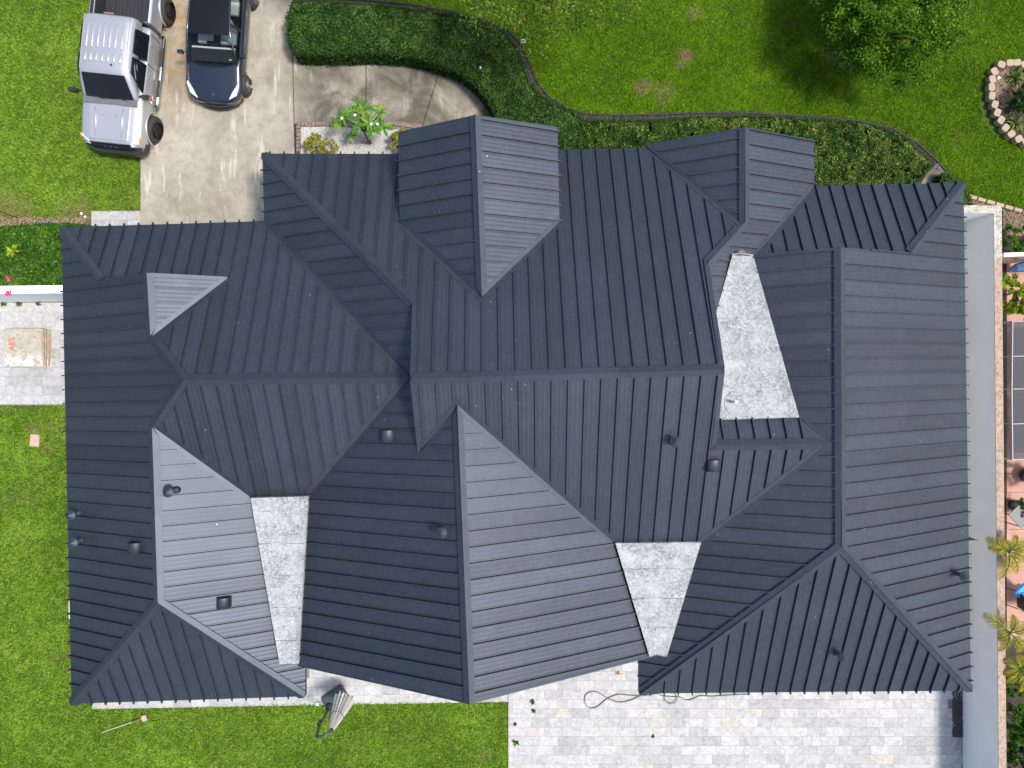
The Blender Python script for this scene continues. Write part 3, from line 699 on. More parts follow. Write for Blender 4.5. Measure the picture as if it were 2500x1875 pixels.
def hood(pl, px, py, ang=0):
    P = PLN[pl]; c0 = P.pt((px, py)); b_ = MB(); R = Matrix.Rotation(ang, 3, 'Z'); w2, r = .15, .17
    sec = [(r * math.cos(t), .10 + r * math.sin(t) * .8) for t in [i * PI / 16 for i in range(17)]]; v = []; f = []
    for sx in (-w2, w2): v += [c0 + R @ Vector((sec_[0], sx, sec_[1])) for sec_ in [(-r, -.12)] + sec[::-1] + [(r, -.12)]]
    m = len(v) // 2
    for i in range(m - 1): f.append((i, i + 1, m + i + 1, m + i))
    f.append(tuple(range(m - 1, -1, -1))); 
    b_.add(v, f); hd = b_.build('roof_vent_hood', M['roof'], house, True); hd.data.polygons[-1].use_smooth = False
    b_ = MB(); b_.box(c0, (.46, .40, .014), Plane_rot(pl)); b_.build('base_flashing', M['roof'], hd)
    b_ = MB(); b_.add([c0 + R @ Vector((x * .9, w2 * .93, z * .9)) for x, z in [(-r, -.08)] + sec[::-1] + [(r, -.08)]], [tuple(range(m))]); b_.build('vent_grille', M['black'], hd)
hood('W3', 948, 1064); hood('W1', 334, 1336); hood('E1', 548, 1469); hood('S3', 1739, 1136)
# white window awning frame that shows past the left eave
b_ = MB(); b_.box(G(166, 1486, 1.4) + Vector((.10, 0, 0)), (.12, .60, .05)); b_.build('window_awning', M['white'], house)

# ------------------------------------------------------------------ walls
def wall(name, label, pts_px_top, z, th, mats=('walltop', 'wallface'), cat='garden wall'):
    root = empty(name, label, cat, (*G(*pts_px_top[0], z)[:2], 0)); off = root.location.copy()
    for i in range(len(pts_px_top) - 1):
        p, q = G(*pts_px_top[i], z), G(*pts_px_top[i + 1], z); d = (q - p); d.z = 0; d.normalize(); nn = Vector((-d.y, d.x, 0)) * th / 2
        e = Vector(); q = q + d * (th / 2 if (len(pts_px_top) > 2 and i == 0) else 0)
        if i == 1: p = p - Vector((0, th / 2 + .003, 0))
        v = [p - e - nn, q + d * 0 - nn, q + nn, p - e + nn]; lo = [Vector((a.x, a.y, -.03)) for a in v]; hi = [Vector((a.x, a.y, z - .02)) for a in v]
        link('wall_body', mesh('wall_body', [a - off for a in lo + hi], [(3, 2, 1, 0), (4, 5, 6, 7), (0, 1, 5, 4), (1, 2, 6, 5), (2, 3, 7, 6), (3, 0, 4, 7)]), M[mats[1]], root)
        v2 = [a + (a - (p + q) / 2).normalized() * .004 for a in v]
        link('wall_cap', mesh('wall_cap', [Vector((a.x, a.y, z - .022)) - off for a in v2] + [Vector((a.x, a.y, z)) - off for a in v2], [(3, 2, 1, 0), (4, 5, 6, 7), (0, 1, 5, 4), (1, 2, 6, 5), (2, 3, 7, 6), (3, 0, 4, 7)]), M[mats[0]], root)
    return root
wall('garden_wall', 'long white boundary wall with a weathered peach cap beside the house', [(2262, 511), (2436, 511), (2441, 1100), (2449, 2010)], 1.76, .24)
wall('garden_wall', 'short white wall dividing the leafy hedge from the left patio', [(-260, 711), (230, 705)], 2.05, .24, ('wallface', 'wallface'))
wall('garden_wall', 'low white neighbour wall crossing behind the lime shrub', [(2452, 622), (2760, 612)], 1.5, .12, ('white', 'pinkst'), 'low wall')
def utility(label, px0, py0, px1, py1, h, depth=.22):
    root = empty('utility_box', label, 'utility box', G((px0 + px1) / 2, (py0 + py1) / 2, 0), 0, 'grey boxes beside the boundary wall')
    w_ = 15.02; c = G(px1, (py0 + py1) / 2, h); hy = (py1 - py0) * (HC - h) / FP
    b_ = MB(); b_.box(Vector((c.x - depth / 2, c.y, h / 2)) - root.location, (depth, hy, h)); bevel(b_.build('cabinet', M['alu'], root), .01)
    b_ = MB(); b_.box(Vector((c.x - depth / 2, c.y, h + .006)) - root.location, (depth + .02, hy + .02, .02)); b_.build('lid', M['wallface'], root)
utility('square grey utility box nearest the top of the boundary wall', 2350, 560, 2369, 581, .45, .3)
utility('middle grey utility box between its two neighbours by the wall', 2350, 584, 2364, 605, .35, .25)
utility('longest grey utility box at the boundary wall', 2350, 609, 2368, 655, .45, .3)

# ------------------------------------------------------------------ scatter of pebbles
def pebbles(name, pts, dens, size, mat, label, z=0., zj=.02, jit=.5):
    P2 = [tuple(G(x, y)[:2]) for x, y in pts]; P = sample(P2, dens); n = len(P)
    c = np.column_stack([P, z + RNG.random(n) * zj]); s = size * (.5 + RNG.random(n)); az = RNG.random(n) * 2 * PI
    ax = np.stack([np.cos(az), np.sin(az), RNG.normal(0, .2, n)], 1) * s[:, None] * .6; ay = np.stack([-np.sin(az), np.cos(az), RNG.normal(0, .2, n)], 1) * s[:, None] * .42
    top = c + np.stack([RNG.normal(0, .1, n) * s, RNG.normal(0, .1, n) * s, s * .5], 1)
    corners = [c + ax, c + ay, c - ax, c - ay]; T = []
    for i in range(4): T.append(np.stack([corners[i], corners[(i + 1) % 4], top], 1))
    o = link(name, tri_mesh(name, np.concatenate(T), 3), mat, kind='stuff', label=label, category='gravel'); return o
pebbles('white_gravel', [(734, 310), (1000, 310), (1040, 380), (734, 380)], 2600, .04, M['gravelW'], 'white gravel around the shrubs in the front planter')
sheet('planter_bed', [(728, 303), (1015, 303), (1060, 400), (728, 400)], .0, M['gravelW'], kind='structure')
sheet('drain_strip', [(2325, 1640), (2351, 1640), (2351, 1800), (2325, 1800)], .002, M['soil'], kind='structure')
pebbles('dark_pebbles', [(2325, 1660), (2351, 1660), (2351, 1799), (2325, 1799)], 1500, .06, M['gravelD'], 'dark pebbles in the narrow strip between patio and wall')
mul = [(x, y) for x, y in EDGE if 1000 <= x <= 2300]
pebbles('mulch_edge', mul + [(x - (14 if x < 1400 else 0), y + 26) for x, y in mul[::-1]], 700, .06, M['chips'], 'dark stone mulch between the hedge and the front lawn', -.01)
pebbles('garden_mulch', [(2370, 484), (2440, 510), (2500, 520), (2560, 530), (2560, 575), (2450, 575), (2448, 515), (2365, 505)], 900, .06, M['gravelT'], 'tan gravel beside the corner of the boundary wall', -.01)
pebbles('verge_litter', [(0, 530), (220, 528), (222, 560), (0, 560)], 500, .05, M['gravelT'], 'dry litter between side lawn and bright hedge', -.01)
# edging strip along the lawn
b_ = MB(); b_.tube([G(x - 1, y + 3, .03) for x, y in EDGE if x < 2350], .022, 6); o = b_.build('lawn_edging', M['black']); o['label'] = 'thin black edging strip curving along the front lawn'; o['category'] = 'edging'
b_ = MB()
for i in range(7):
    x = 2374 + i * 22; y = 482 + i * 6.2; bb = MB(); bb.box(G(x, y, .04), (.27, .12, .1), Matrix.Rotation(-.27, 3, 'Z'))
    if i == 0: ks = empty('stone_edging', 'row of tan edging stones by the wall corner', 'edging', G(2374, 482, 0))
    me = bb.mesh('edging_stone'); me.transform(Matrix.Translation(-ks.location)); bevel(link('edging_stone', me, M['block'], ks), .015)

# ------------------------------------------------------------------ hedges
def hedge(name, label, pts, z, mat, dens, size, group=None, cat='hedge', bump=.10, fall=.16, asp=.5, holes=.0):
    P2 = [tuple(G(x, y, z)[:2]) for x, y in pts]; cx = sum(p[0] for p in P2) / len(P2); cy = sum(p[1] for p in P2) / len(P2)
    root = empty(name, label, cat, (cx, cy, 0), 0, group)
    P = sample(P2, dens); d = dpoly(P, P2)
    nz = vnoise(P, 2.2, 1) * .5 + vnoise(P, 6.5, 2) * .5
    top = z + bump * (nz - .6) * 2 - fall * np.clip(1 - d / .22, 0, 1) ** 2
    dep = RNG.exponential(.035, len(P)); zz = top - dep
    if holes:
        h = vnoise(P, 4.5, 8) ; zz -= np.where(h < holes, (holes - h) * 1.2, 0)
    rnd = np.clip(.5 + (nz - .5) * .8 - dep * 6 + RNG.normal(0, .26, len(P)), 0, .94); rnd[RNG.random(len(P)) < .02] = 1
    pts3 = [np.column_stack([P, zz])]; rs = [rnd]
    a = np.array(P2); per = np.linalg.norm(a - np.roll(a, -1, 0), axis=1); n = int(per.sum() * z * dens * .4); k = RNG.choice(len(a), n, p=per / per.sum()); t = RNG.random(n)[:, None]
    E_ = a[k] * (1 - t) + np.roll(a, -1, 0)[k] * t + RNG.normal(0, .035, (n, 2)); pts3.append(np.column_stack([E_, RNG.random(n) * z * .95])); rs.append(np.clip(RNG.normal(.35, .2, n), 0, .9))
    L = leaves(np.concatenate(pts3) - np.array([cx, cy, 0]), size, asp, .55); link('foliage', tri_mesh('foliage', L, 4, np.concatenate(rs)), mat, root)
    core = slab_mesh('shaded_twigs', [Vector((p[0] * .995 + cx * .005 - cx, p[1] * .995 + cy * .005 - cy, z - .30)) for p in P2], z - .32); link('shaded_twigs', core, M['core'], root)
    return root
hedge('hedge', 'dark green clipped hedge curving from the driveway around the walkway', [(712, 4), (760, 0), (850, 4), (950, 12), (1050, 24), (1130, 36), (1195, 54), (1235, 78), (1262, 115), (1275, 160), (1290, 196), (1318, 230), (1350, 252), (1388, 268), (1415, 282), (1418, 300), (1412, 380), (1230, 400), (1222, 300), (1196, 245), (1165, 205), (1125, 172), (1085, 156), (1035, 140), (980, 128), (900, 124), (800, 126), (716, 124), (702, 95), (700, 35)], .95, M['hedgeD'], 3600, .074)
hedge('hedge', 'mottled yellow green hedge running right from behind the front gables', [(1421, 292), (1500, 292), (1600, 292), (1700, 285), (1800, 281), (1900, 284), (2000, 290), (2090, 296), (2165, 312), (2220, 340), (2255, 375), (2280, 398), (2262, 420), (2235, 452), (2232, 480), (1960, 480), (1420, 400)], .85, M['hedgeM'], 4200, .062, bump=.13, holes=.22)
hedge('hedge', 'small green shrub clump at the top right roof corner', [(2308, 420), (2340, 440), (2372, 480), (2378, 500), (2345, 520), (2290, 480)], .5, M['hedgeM'], 3000, .065, cat='shrub')
hedge('hedge', 'bright green leafy hedge above the left patio wall', [(-200, 560), (-60, 556), (20, 552), (90, 546), (150, 545), (190, 548), (240, 556), (250, 698), (-200, 706)], 1.7, M['hedgeL'], 3600, .075, bump=.10)

# ------------------------------------------------------------------ trees and shrubs
def crown(P0, R, n, size, clumps, zc=0, squash=1., shell=.55):
    """leaves grouped in clumps over an ellipsoid"""
    c = RNG.normal(0, 1, (clumps, 3)); c /= np.linalg.norm(c, axis=1)[:, None]; c *= (shell + (1 - shell) * RNG.random(clumps) ** .6)[:, None]
    c[:, 2] = np.where(c[:, 2] < -.35, -c[:, 2] * .6, c[:, 2]); c *= np.array(R)
    k = RNG.integers(0, clumps, n); rad = .17 * (R[0] + R[1]) / 2 * (.6 + .8 * RNG.random(clumps))
    off = RNG.normal(0, 1, (n, 3)); off /= np.linalg.norm(off, axis=1)[:, None]; off *= (RNG.random(n) ** .5)[:, None] * rad[k][:, None]; off[:, 2] *= .55
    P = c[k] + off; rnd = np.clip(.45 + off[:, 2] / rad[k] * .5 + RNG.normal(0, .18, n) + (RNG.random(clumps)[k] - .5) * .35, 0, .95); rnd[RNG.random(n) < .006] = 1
    return P + np.array(P0), rnd, c + np.array(P0)
def tree(name, label, base, cc, R, n, size, mat, clumps=90, asp=.5, cat='tree', group=None, tr=.11, shell=.55):
    root = empty(name, label, cat, base, 0, group); rel = Vector(cc) - Vector(base)
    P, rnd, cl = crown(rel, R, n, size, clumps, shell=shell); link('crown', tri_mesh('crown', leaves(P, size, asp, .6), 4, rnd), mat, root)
    b_ = MB(); fork = Vector((rel.x * .3, rel.y * .3, rel.z * .45)); b_.tube([(0, 0, -.05), (rel.x * .12, rel.y * .12, rel.z * .25), fork], [tr * 1.25, tr, tr * .8]); b_.build('trunk', M['bark'], root, True)
    b_ = MB()
    for q in cl[::max(1, len(cl) // 22)]:
        q = Vector(q); mid = fork.lerp(q, .5) + Vector((random.uniform(-.1, .1), random.uniform(-.1, .1), .12)); b_.tube([fork, mid, fork.lerp(q, .95)], [tr * .45, tr * .25, tr * .1], 6)
    b_.build('limbs', M['bark'], root, True); return root
tree('round_tree', 'bright green round leafy tree at the top right of the lawn', (11.0, 10.75, 0), (11.5, 11.35, 2.1), (2.15, 2.25, 1.7), 60000, .082, M['treeB'], 230, shell=.45)
# mulch ring at the tree
pebbles('tree_mulch', [(2010, 110), (2060, 125), (2090, 160), (2080, 180), (2040, 160), (2005, 135)], 500, .055, M['gravelT'], 'pale litter at the foot of the round tree', .0)
# overhanging trees whose twigs dip into the frame
tree('street_tree', 'tall tree whose pale green twigs hang over the top edge', (1.0, 15.6, 0), (1.0, 12.35, 4.2), (3.6, 2.8, 1.9), 24000, .08, M['treeA'], 110, shell=.7)
tree('street_tree', 'tree casting shade on the far left of the top hedge', (-4.6, 16.9, 0), (-4.0, 14.2, 5.0), (2.6, 2.4, 1.8), 14000, .09, M['treeA'], 60, shell=.7)
def shrub(name, label, px, py, z, r, h, n, size, mat, cat='shrub', asp=.45, group=None):
    c = G(px, py, z); root = empty(name, label, cat, (c.x, c.y, 0), 0, group)
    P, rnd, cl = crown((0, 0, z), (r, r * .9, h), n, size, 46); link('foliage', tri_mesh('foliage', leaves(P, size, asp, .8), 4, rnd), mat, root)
    b_ = MB()
    for q in cl[::6]: b_.tube([(0, 0, -.02), Vector(q) * .5, Vector(q) * .95], [.02, .014, .006], 5)
    b_.build('stems', M['bark'], root); return root
shrub('golden_shrub', 'round golden shrub at the left end of the white gravel', 772, 352, .45, .38, .32, 5200, .045, M['golden'])
shrub('golden_shrub', 'straggly pale golden shrub right of the round golden one', 806, 360, .40, .30, .2, 1500, .04, M['golden'])
shrub('golden_shrub', 'golden shrub half hidden by the big front gable', 982, 345, .5, .40, .35, 5000, .05, M['golden'])
# plumeria with large leaves
pl_root = empty('plumeria', 'large leaved plumeria with white flowers in the front planter', 'plant', G(905, 352, 0)); po = pl_root.location
def big_leaf(L=.30, W=.085):
    v = []; f = []; K = 5
    for i in range(K + 1):
        t = i / K; ww = W * math.sin(PI * min(1, t * .93 + .07)) ** .8 * (.7 + .5 * t); z = .05 * math.sin(PI * t * .9) - .09 * t * t
        v += [(-ww / 2, L * t, z + .012), (0, L * t, z - .004), (ww / 2, L * t, z + .012)]
    for i in range(K):
        a = i * 3; f += [(a, a + 1, a + 4, a + 3), (a + 1, a + 2, a + 5, a + 4)]
    return mesh('leaf', v, f, True)
def leafmat(name, a, b):
    x = NM(name); oi = x.n('ShaderNodeObjectInfo'); c = x.ramp(oi.outputs['Random'], [(0, a), (.88, b), (1, (.32, .34, .03, 1))]); tc = x.n('ShaderNodeTexCoord'); sx = x.n('ShaderNodeSeparateXYZ'); x.l(tc.outputs['Object'], sx.inputs[0])
    mr = x.ramp(x.math('ABSOLUTE', sx.outputs[0]), [(.002, K4(.6)), (.008, K4(0))]); c = x.mix(mr, c, (.28, .36, .10, 1)); x.base(c); x.set(rough=.5, spec=.2)
    tr = x.n('ShaderNodeBsdfTranslucent'); x.l(c, tr.inputs[0]); mx = x.n('ShaderNodeMixShader'); mx.inputs[0].default_value = .22
    x.l(x.p.outputs[0], mx.inputs[1]); x.l(tr.outputs[0], mx.inputs[2]); x.l(mx.outputs[0], x.out.inputs[0]); return x.m
LM = big_leaf(); LM.materials.append(leafmat('plumeria_leaf', (.035, .15, .012, 1), (.13, .32, .02, 1)))
rs_ = [(828, 301, 1.35, 11), (841, 284, 1.5, 9), (862, 272, 1.6, 8), (889, 269, 1.75, 12), (928, 276, 1.7, 13), (873, 304, 1.5, 10), (901, 300, 1.7, 10), (908, 320, 1.4, 10), (936, 310, 1.5, 11), (859, 334, .75, 9), (874, 256, 1.6, 8)]
b_ = MB(); fork = Vector((-.12, .25, .55)); b_.tube([(0, 0, -.03), (-.05, .1, .3), fork], [.05, .045, .04], 8)
for (x, y, z, n) in rs_:
    c = G(x, y, z) - po; b_.tube([fork if z > 1 else Vector((0, 0, .05)), (fork.lerp(c, .5) if z > 1 else c * .5) + Vector((0, 0, -.08)), c], [.03, .022, .016], 7)
    for i in range(n):
        o = link('leaf', LM, None, pl_root); o.location = c; s = random.uniform(.75, 1.15) * (.75 if z < 1 else 1)
        o.scale = (s, s, s); o.rotation_euler = (random.uniform(-.25, .55), random.uniform(-.3, .3), i * 2.4 + random.uniform(-.25, .25))
b_.build('stem', M['bark'], pl_root, True)
for (x, y, z) in ((867, 281, 1.75), (835, 289, 1.6), (907, 303, 1.85), (922, 303, 1.8)):
    c = G(x, y, z) - po; b_ = MB()
    for k in range(5):
        a = k * 2 * PI / 5; b_.add([c, c + Vector((math.cos(a - .4) * .035, math.sin(a - .4) * .035, .01)), c + Vector((math.cos(a) * .06, math.sin(a) * .06, .015)), c + Vector((math.cos(a + .4) * .035, math.sin(a + .4) * .035, .01))], [(0, 1, 2, 3)])
    b_.build('flower', M['petalw'], pl_root)
# brick edging of the planter
pe = empty('planter_edging', 'border of small brown bricks around the white gravel planter', 'edging', G(730, 303, 0)); bm_ = MB(); bm_.box((0, 0, 0), (.15, .115, .10), taper=.9); BRM = bm_.mesh('brick'); BRM.materials.append(M['brick'])
def brick(px, py, a, sc=1):
    o = link('brick', BRM, None, pe); o.location = G(px, py, .045) - pe.location; o.rotation_euler = (random.gauss(0, .05), random.gauss(0, .05), a + random.gauss(0, .08)); o.scale = (sc * random.uniform(.85, 1.1), random.uniform(.9, 1.1), random.uniform(.8, 1.1))
for i in range(25): brick(731 + i * 8.7, 303.5 + random.uniform(-.6, .6), PI / 2)
for i in range(8): brick(729, 311 + i * 9.3, 0)
for i in range(13): t = i / 12; brick(946 + t * 80, 300 + 3 * math.sin(t * 3) - (0 if t < .3 else 0) + 14 * max(0, t - .35), PI / 2 - t * .5)

# round bed at the right edge
rb = empty('flower_bed', 'round bed edged with tan blocks at the top right edge', 'flower bed', (17.0, 9.3, 0))
bk = [(2462, 156, 0), (2441, 160, -.35), (2479, 155, .1), (2424, 177, -.95), (2419, 196, -1.3), (2417, 215, -1.55), (2418, 236, -1.7), (2425, 257, -1.9), (2431, 277, -1.95), (2440, 295, -2.1), (2451, 314, -2.25), (2465, 329, -2.45), (2483, 341, -2.65), (2501, 347, -2.85), (2498, 159, .35), (2518, 170, .6), (2522, 350, -3.1)]
def blockm():
    b_ = MB(); n = 8; pr = []
    for h, s in ((-.1, 1), (.085, 1), (.1, .93)):
        pr.append([(math.copysign(abs(math.cos(2 * PI * (k + .5) / n)) ** .55, math.cos(2 * PI * (k + .5) / n)) * .135 * s, math.copysign(abs(math.sin(2 * PI * (k + .5) / n)) ** .55, math.sin(2 * PI * (k + .5) / n)) * .115 * s, h) for k in range(n)])
    v = [p for r in pr for p in r]; f = [tuple(range(n - 1, -1, -1)), tuple(range(2 * n, 3 * n))] + [(i * n + k, i * n + (k + 1) % n, (i + 1) * n + (k + 1) % n, (i + 1) * n + k) for i in range(2) for k in range(n)]
    b_.add(v, f); me = b_.mesh('block'); me.materials.append(M['block']); return me
BM_ = blockm()
for x, y, a in bk:
    o = link('block', BM_, None, rb); o.location = G(x, y, .16) - rb.location; o.rotation_euler = (0, 0, a)
sheet('bed_soil', [(2425, 165), (2500, 160), (2560, 190), (2560, 335), (2500, 345), (2450, 305), (2425, 250), (2418, 200)], .01, M['soil'], kind='structure')
pebbles('bed_gravel', [(2432, 180), (2450, 168), (2490, 165), (2500, 200), (2470, 235), (2460, 260), (2440, 265), (2427, 225)], 1500, .05, M['gravelT'], 'tan gravel inside the round bed', .02)
b_ = MB(); b_.lathe([(.05, 0), (.055, .1), (.05, .14), (.01, .15)], G(2432, 194, 0), 14); o = b_.build('path_light', M['white'], None, True); o['label'] = 'small round white light in the gravel of the round bed'; o['category'] = 'light'
def strap_plant(label, px, py, n, L, mat='strap', z=.1, cat='plant', name='strap_plant', arch=.5):
    c = G(px, py, z); root = empty(name, label, cat, (c.x, c.y, 0)); vs_ = []; rn = []
    for i in range(n):
        az = random.uniform(0, 2 * PI); l = L * random.uniform(.6, 1.1); el = random.uniform(.3, 1.2); d = Vector((math.cos(az), math.sin(az), 0)); sd_ = Vector((-d.y, d.x, 0)) * .022; q = []; r = random.random()
        P_ = [d * (l * t * math.cos(el)) + Vector((0, 0, l * math.sin(el) * t - arch * l * t * t + z)) for t in (0, .35, .7, 1)]
        for a, b, w0, w1 in zip(P_, P_[1:], (.6, 1, .8), (1, .8, .1)): vs_.append([a - sd_ * w0, a + sd_ * w0, b + sd_ * w1, b - sd_ * w1]); rn.append(r)
    link('leaves', tri_mesh('leaves', np.array([[list(p) for p in q] for q in vs_]), 4, np.array(rn)), M[mat], root); return root
strap_plant('tuft of strap leaves at the top of the round bed', 2478, 190, 46, .55)
strap_plant('tuft of dark strap leaves low in the round bed', 2480, 262, 40, .5)
strap_plant('tuft of strap leaves at the bottom of the round bed', 2478, 302, 40, .5)
shrub('dark_shrub', 'dark shrub filling the middle of the round bed', 2508, 235, .5, .5, .35, 5000, .07, M['hedgeD'])

# ------------------------------------------------------------------ neighbour's side
nb = sheet('neighbour_terrace', [(2450, 628), (2700, 628), (2700, 1960), (2450, 1960)], -.004, M['soil'], kind='structure')
tm = MB(); tm.box((0, 0, -.02), (.60, .60, .05)); TM = tm.mesh('terracotta_tile'); TM.materials.append(M['tileTerra'])
for iy in range(23):
    for ix in range(3):
        x = 2458 + ix * 44 + 22; y = 640 + iy * 45
        if y > 1560: continue
        o = link('terracotta_tile', TM, None, nb); o.location = G(x, y, .012 + random.uniform(-.002, .002)); o.rotation_euler[2] = .01
sheet('pool', [(2474, 800), (2620, 800), (2620, 1105), (2474, 1105)], .045, gl('pool_water', (.012, .03, .035, 1)), kind='structure')
shrub('dark_shrub', 'dark green shrub behind the boundary wall near the gravel', 2486, 592, .9, .62, .6, 9000, .07, M['hedgeL'])
shrub('lime_shrub', 'lime green shrub above the dark screened cage', 2478, 720, 1.2, .72, .85, 9000, .085, M['lime'])
shrub('lime_shrub', 'second lime shrub at the frame edge', 2520, 740, 1.2, .6, .8, 5000, .085, M['lime'])
b_ = MB(); b_.tube([G(2462, 662, .5), G(2480, 655, .6), G(2520, 648, .7)], [.05, .14, .2], 8); o = b_.build('blue_tarp', M['blue2']); o['label'] = 'crumpled blue tarp behind the lime shrub'; o['category'] = 'tarp'
# screened pool cage
sc = empty('screen_enclosure', 'dark screened pool enclosure roof beyond the boundary wall', 'pool cage', G(2470, 950, 0)); z = 1.75
ys = [785, 870, 950, 1035, 1122]; xs = [2456, 2472, 2560]
b_ = MB()
for x in xs[1:]: b_.tube([G(x, ys[0], z), G(x - 2, 950, z), G(x, ys[-1], z)], .02, 6)
for y in ys: b_.tube([G(2472, y, z), G(2620, y - 4, z)], .018, 6)
for y in ys: b_.tube([G(2472, y, z), Vector((G(2472, y, z).x, G(2472, y, z).y - .02, 0))], .025, 6)
me = b_.mesh('frame'); me.transform(Matrix.Translation(-sc.location)); link('frame', me, M['alu'], sc)
for ya, yb in zip(ys, ys[1:]):
    q = [G(2472, ya + 1, z + .01), G(2618, ya - 3, z + .01), G(2618, yb - 5, z + .01), G(2472, yb - 1, z + .01)]; link('screen_panel', mesh('screen_panel', [p - sc.location for p in q], [(3, 2, 1, 0)]), M['screen'], sc)
    q = [G(2472, ya + 1, z), G(2472, yb - 1, z)]; q += [Vector((p.x, p.y, .05)) for p in q[::-1]]; link('screen_panel', mesh('screen_panel', [p - sc.location for p in q], [(0, 1, 2, 3)]), M['screen'], sc)
# potted plants
def pot(label, px, py, r, h, n, mat):
    c = G(px, py, 0); root = empty('potted_plant', label, 'potted plant', (c.x, c.y, 0)); b_ = MB(); b_.lathe([(r * .7, 0), (r, h), (r * .9, h), (r * .85, h - .04)], (0, 0, 0), 20); b_.build('pot', M['black'], root, True)
    P, rnd, cl = crown((0, 0, h + .3), (r * 1.5, r * 1.5, .4), n, .07, 30); link('foliage', tri_mesh('foliage', leaves(P, .08, .5, .8), 4, rnd), mat, root)
pot('potted green plant beside the slate table', 2470, 1232, .22, .35, 1600, M['hedgeL'])
pot('black potted plant with golden stems near the red tiles', 2502, 1160, .28, .4, 1500, M['palm'])
b_ = MB(); R_ = Matrix.Rotation(.75, 3, 'Z'); c = G(2494, 1258, .7); tb = empty('patio_table', 'square slate topped patio table below the potted plants', 'table', (c.x, c.y, 0)); b_.box((0, 0, .7), (.62, .62, .03), R_); bevel(b_.build('table_top', M['slate'], tb), .008)
for sx in (-1, 1):
    for sy in (-1, 1): b_ = MB(); q = R_ @ Vector((sx * .26, sy * .26, 0)); b_.tube([(q.x, q.y, 0), (q.x, q.y, .69)], .018, 8); b_.build('leg', M['black'], tb)
# chair
c = G(2482, 1455, 0); ch = empty('patio_chair', 'black metal patio chair with a sling back beside the blue cushion', 'chair', (c.x, c.y, 0))
b_ = MB(); b_.add([(-.28, -.24, .42), (.22, -.24, .42), (.22, .24, .42), (-.28, .24, .42), (-.28, -.24, .40), (.22, -.24, .40), (.22, .24, .40), (-.28, .24, .40)], [(0, 1, 2, 3), (7, 6, 5, 4), (0, 4, 5, 1), (1, 5, 6, 2), (2, 6, 7, 3), (3, 7, 4, 0)]); b_.build('seat', M['chips'], ch)
b_ = MB(); v = []
for i in range(7): t = i / 6; v += [(-.28 - .10 * t, -.25 + .5 * t * 0 - .0, .42), ]
pts = []
for i in range(7):
    y = -.25 + .5 * i / 6; bow = .05 * math.cos((i / 6 - .5) * PI); pts.append([(-.24 - bow, y, .45), (-.34 - bow * .6, y * .95, .90)])
v = [p for q in pts for p in q]; b_.add(v + [(a - .02, b, c_) for a, b, c_ in v], [(2 * i, 2 * i + 1, 2 * i + 3, 2 * i + 2) for i in range(6)] + [(14 + 2 * i + 2, 14 + 2 * i + 3, 14 + 2 * i + 1, 14 + 2 * i) for i in range(6)]); b_.build('backrest', M['black'], ch, True)
for sy in (-1, 1):
    b_ = MB(); b_.tube([(-.36, sy * .28, 0), (-.30, sy * .28, .42), (-.33, sy * .27, .9)], .014, 6); b_.build('leg', M['black'], ch)
    b_ = MB(); b_.tube([(.24, sy * .28, 0), (.25, sy * .30, .45), (.15, sy * .31, .62), (-.1, sy * .31, .65), (-.30, sy * .28, .62)], .014, 6); b_.build('arm', M['black'], ch)
c = G(2502, 1448, .55); b_ = MB(); b_.box((0, 0, 0), (.50, .50, .12), Matrix.Rotation(.78, 3, 'Z')); o = b_.build('blue_cushion', M['blue']); bevel(o, .05, 3); o.location = c; o['label'] = 'bright blue square cushion on the right frame edge'; o['category'] = 'cushion'
c = G(2502, 1448, 0); st = empty('patio_stool', 'small black stool carrying the blue cushion', 'stool', (c.x, c.y, 0)); b_ = MB(); b_.box((0, 0, .46), (.42, .42, .03), Matrix.Rotation(.78, 3, 'Z')); b_.build('stool_top', M['black'], st)
for k in range(4): a = k * PI / 2; b_ = MB(); b_.tube([(.24 * math.cos(a), .24 * math.sin(a), 0), (.24 * math.cos(a), .24 * math.sin(a), .45)], .015, 6); b_.build('leg', M['black'], st)
# palms
def palm(label, px, py, z, fronds):
    c = G(px, py, z); root = empty('palm', label, 'palm', (c.x, c.y, 0)); b_ = MB(); b_.tube([(0, 0, -.02), (.03, .02, z * .5), (0, 0, z)], [.09, .075, .06], 10); b_.build('trunk', M['bark'], root, True)
    for (az, L, el) in fronds:
        Q = []; rn = []; az = math.radians(az); d = Vector((math.cos(az), math.sin(az), 0)); s = Vector((-d.y, d.x, 0)); mb = MB(); K = 26; ps = []
        for i in range(K + 1): t = i / K; ps.append(d * (L * (math.cos(el) * t)) + Vector((0, 0, z + L * (math.sin(el) * t - .75 * t * t))))
        mb.tube(ps[::3] + [ps[-1]], [.018 - .0015 * i for i in range(len(ps[::3]) + 1)], 5); 
        for i in range(3, K):
            t = i / K; ll = .40 * L * math.sin(PI * min(1, .12 + t * .88)) ** .7 * .8; tan = (ps[i + 1] - ps[i]).normalized()
            for sg in (-1, 1):
                for jj in (0, .5):
                    p = ps[i].lerp(ps[i + 1], jj); dr = (s * sg * .8 + tan * .65 + Vector((0, 0, -.25 + random.uniform(-.25, .15)))).normalized(); e = p + dr * ll * random.uniform(.8, 1.1); wv = tan * .014
                    m = p.lerp(e, .5); Q.append([p - wv * .5, p + wv * .5, m + wv, e]); rn.append(min(.9, .35 + .5 * t * random.random() + random.uniform(-.15, .2)) if random.random() > .12 else 1)
        fr = link('frond', tri_mesh('frond', np.array([[list(a) for a in q] for q in Q]), 4, np.array(rn)), M['palm'], root); mb.build('frond_rib', M['lime'], fr)
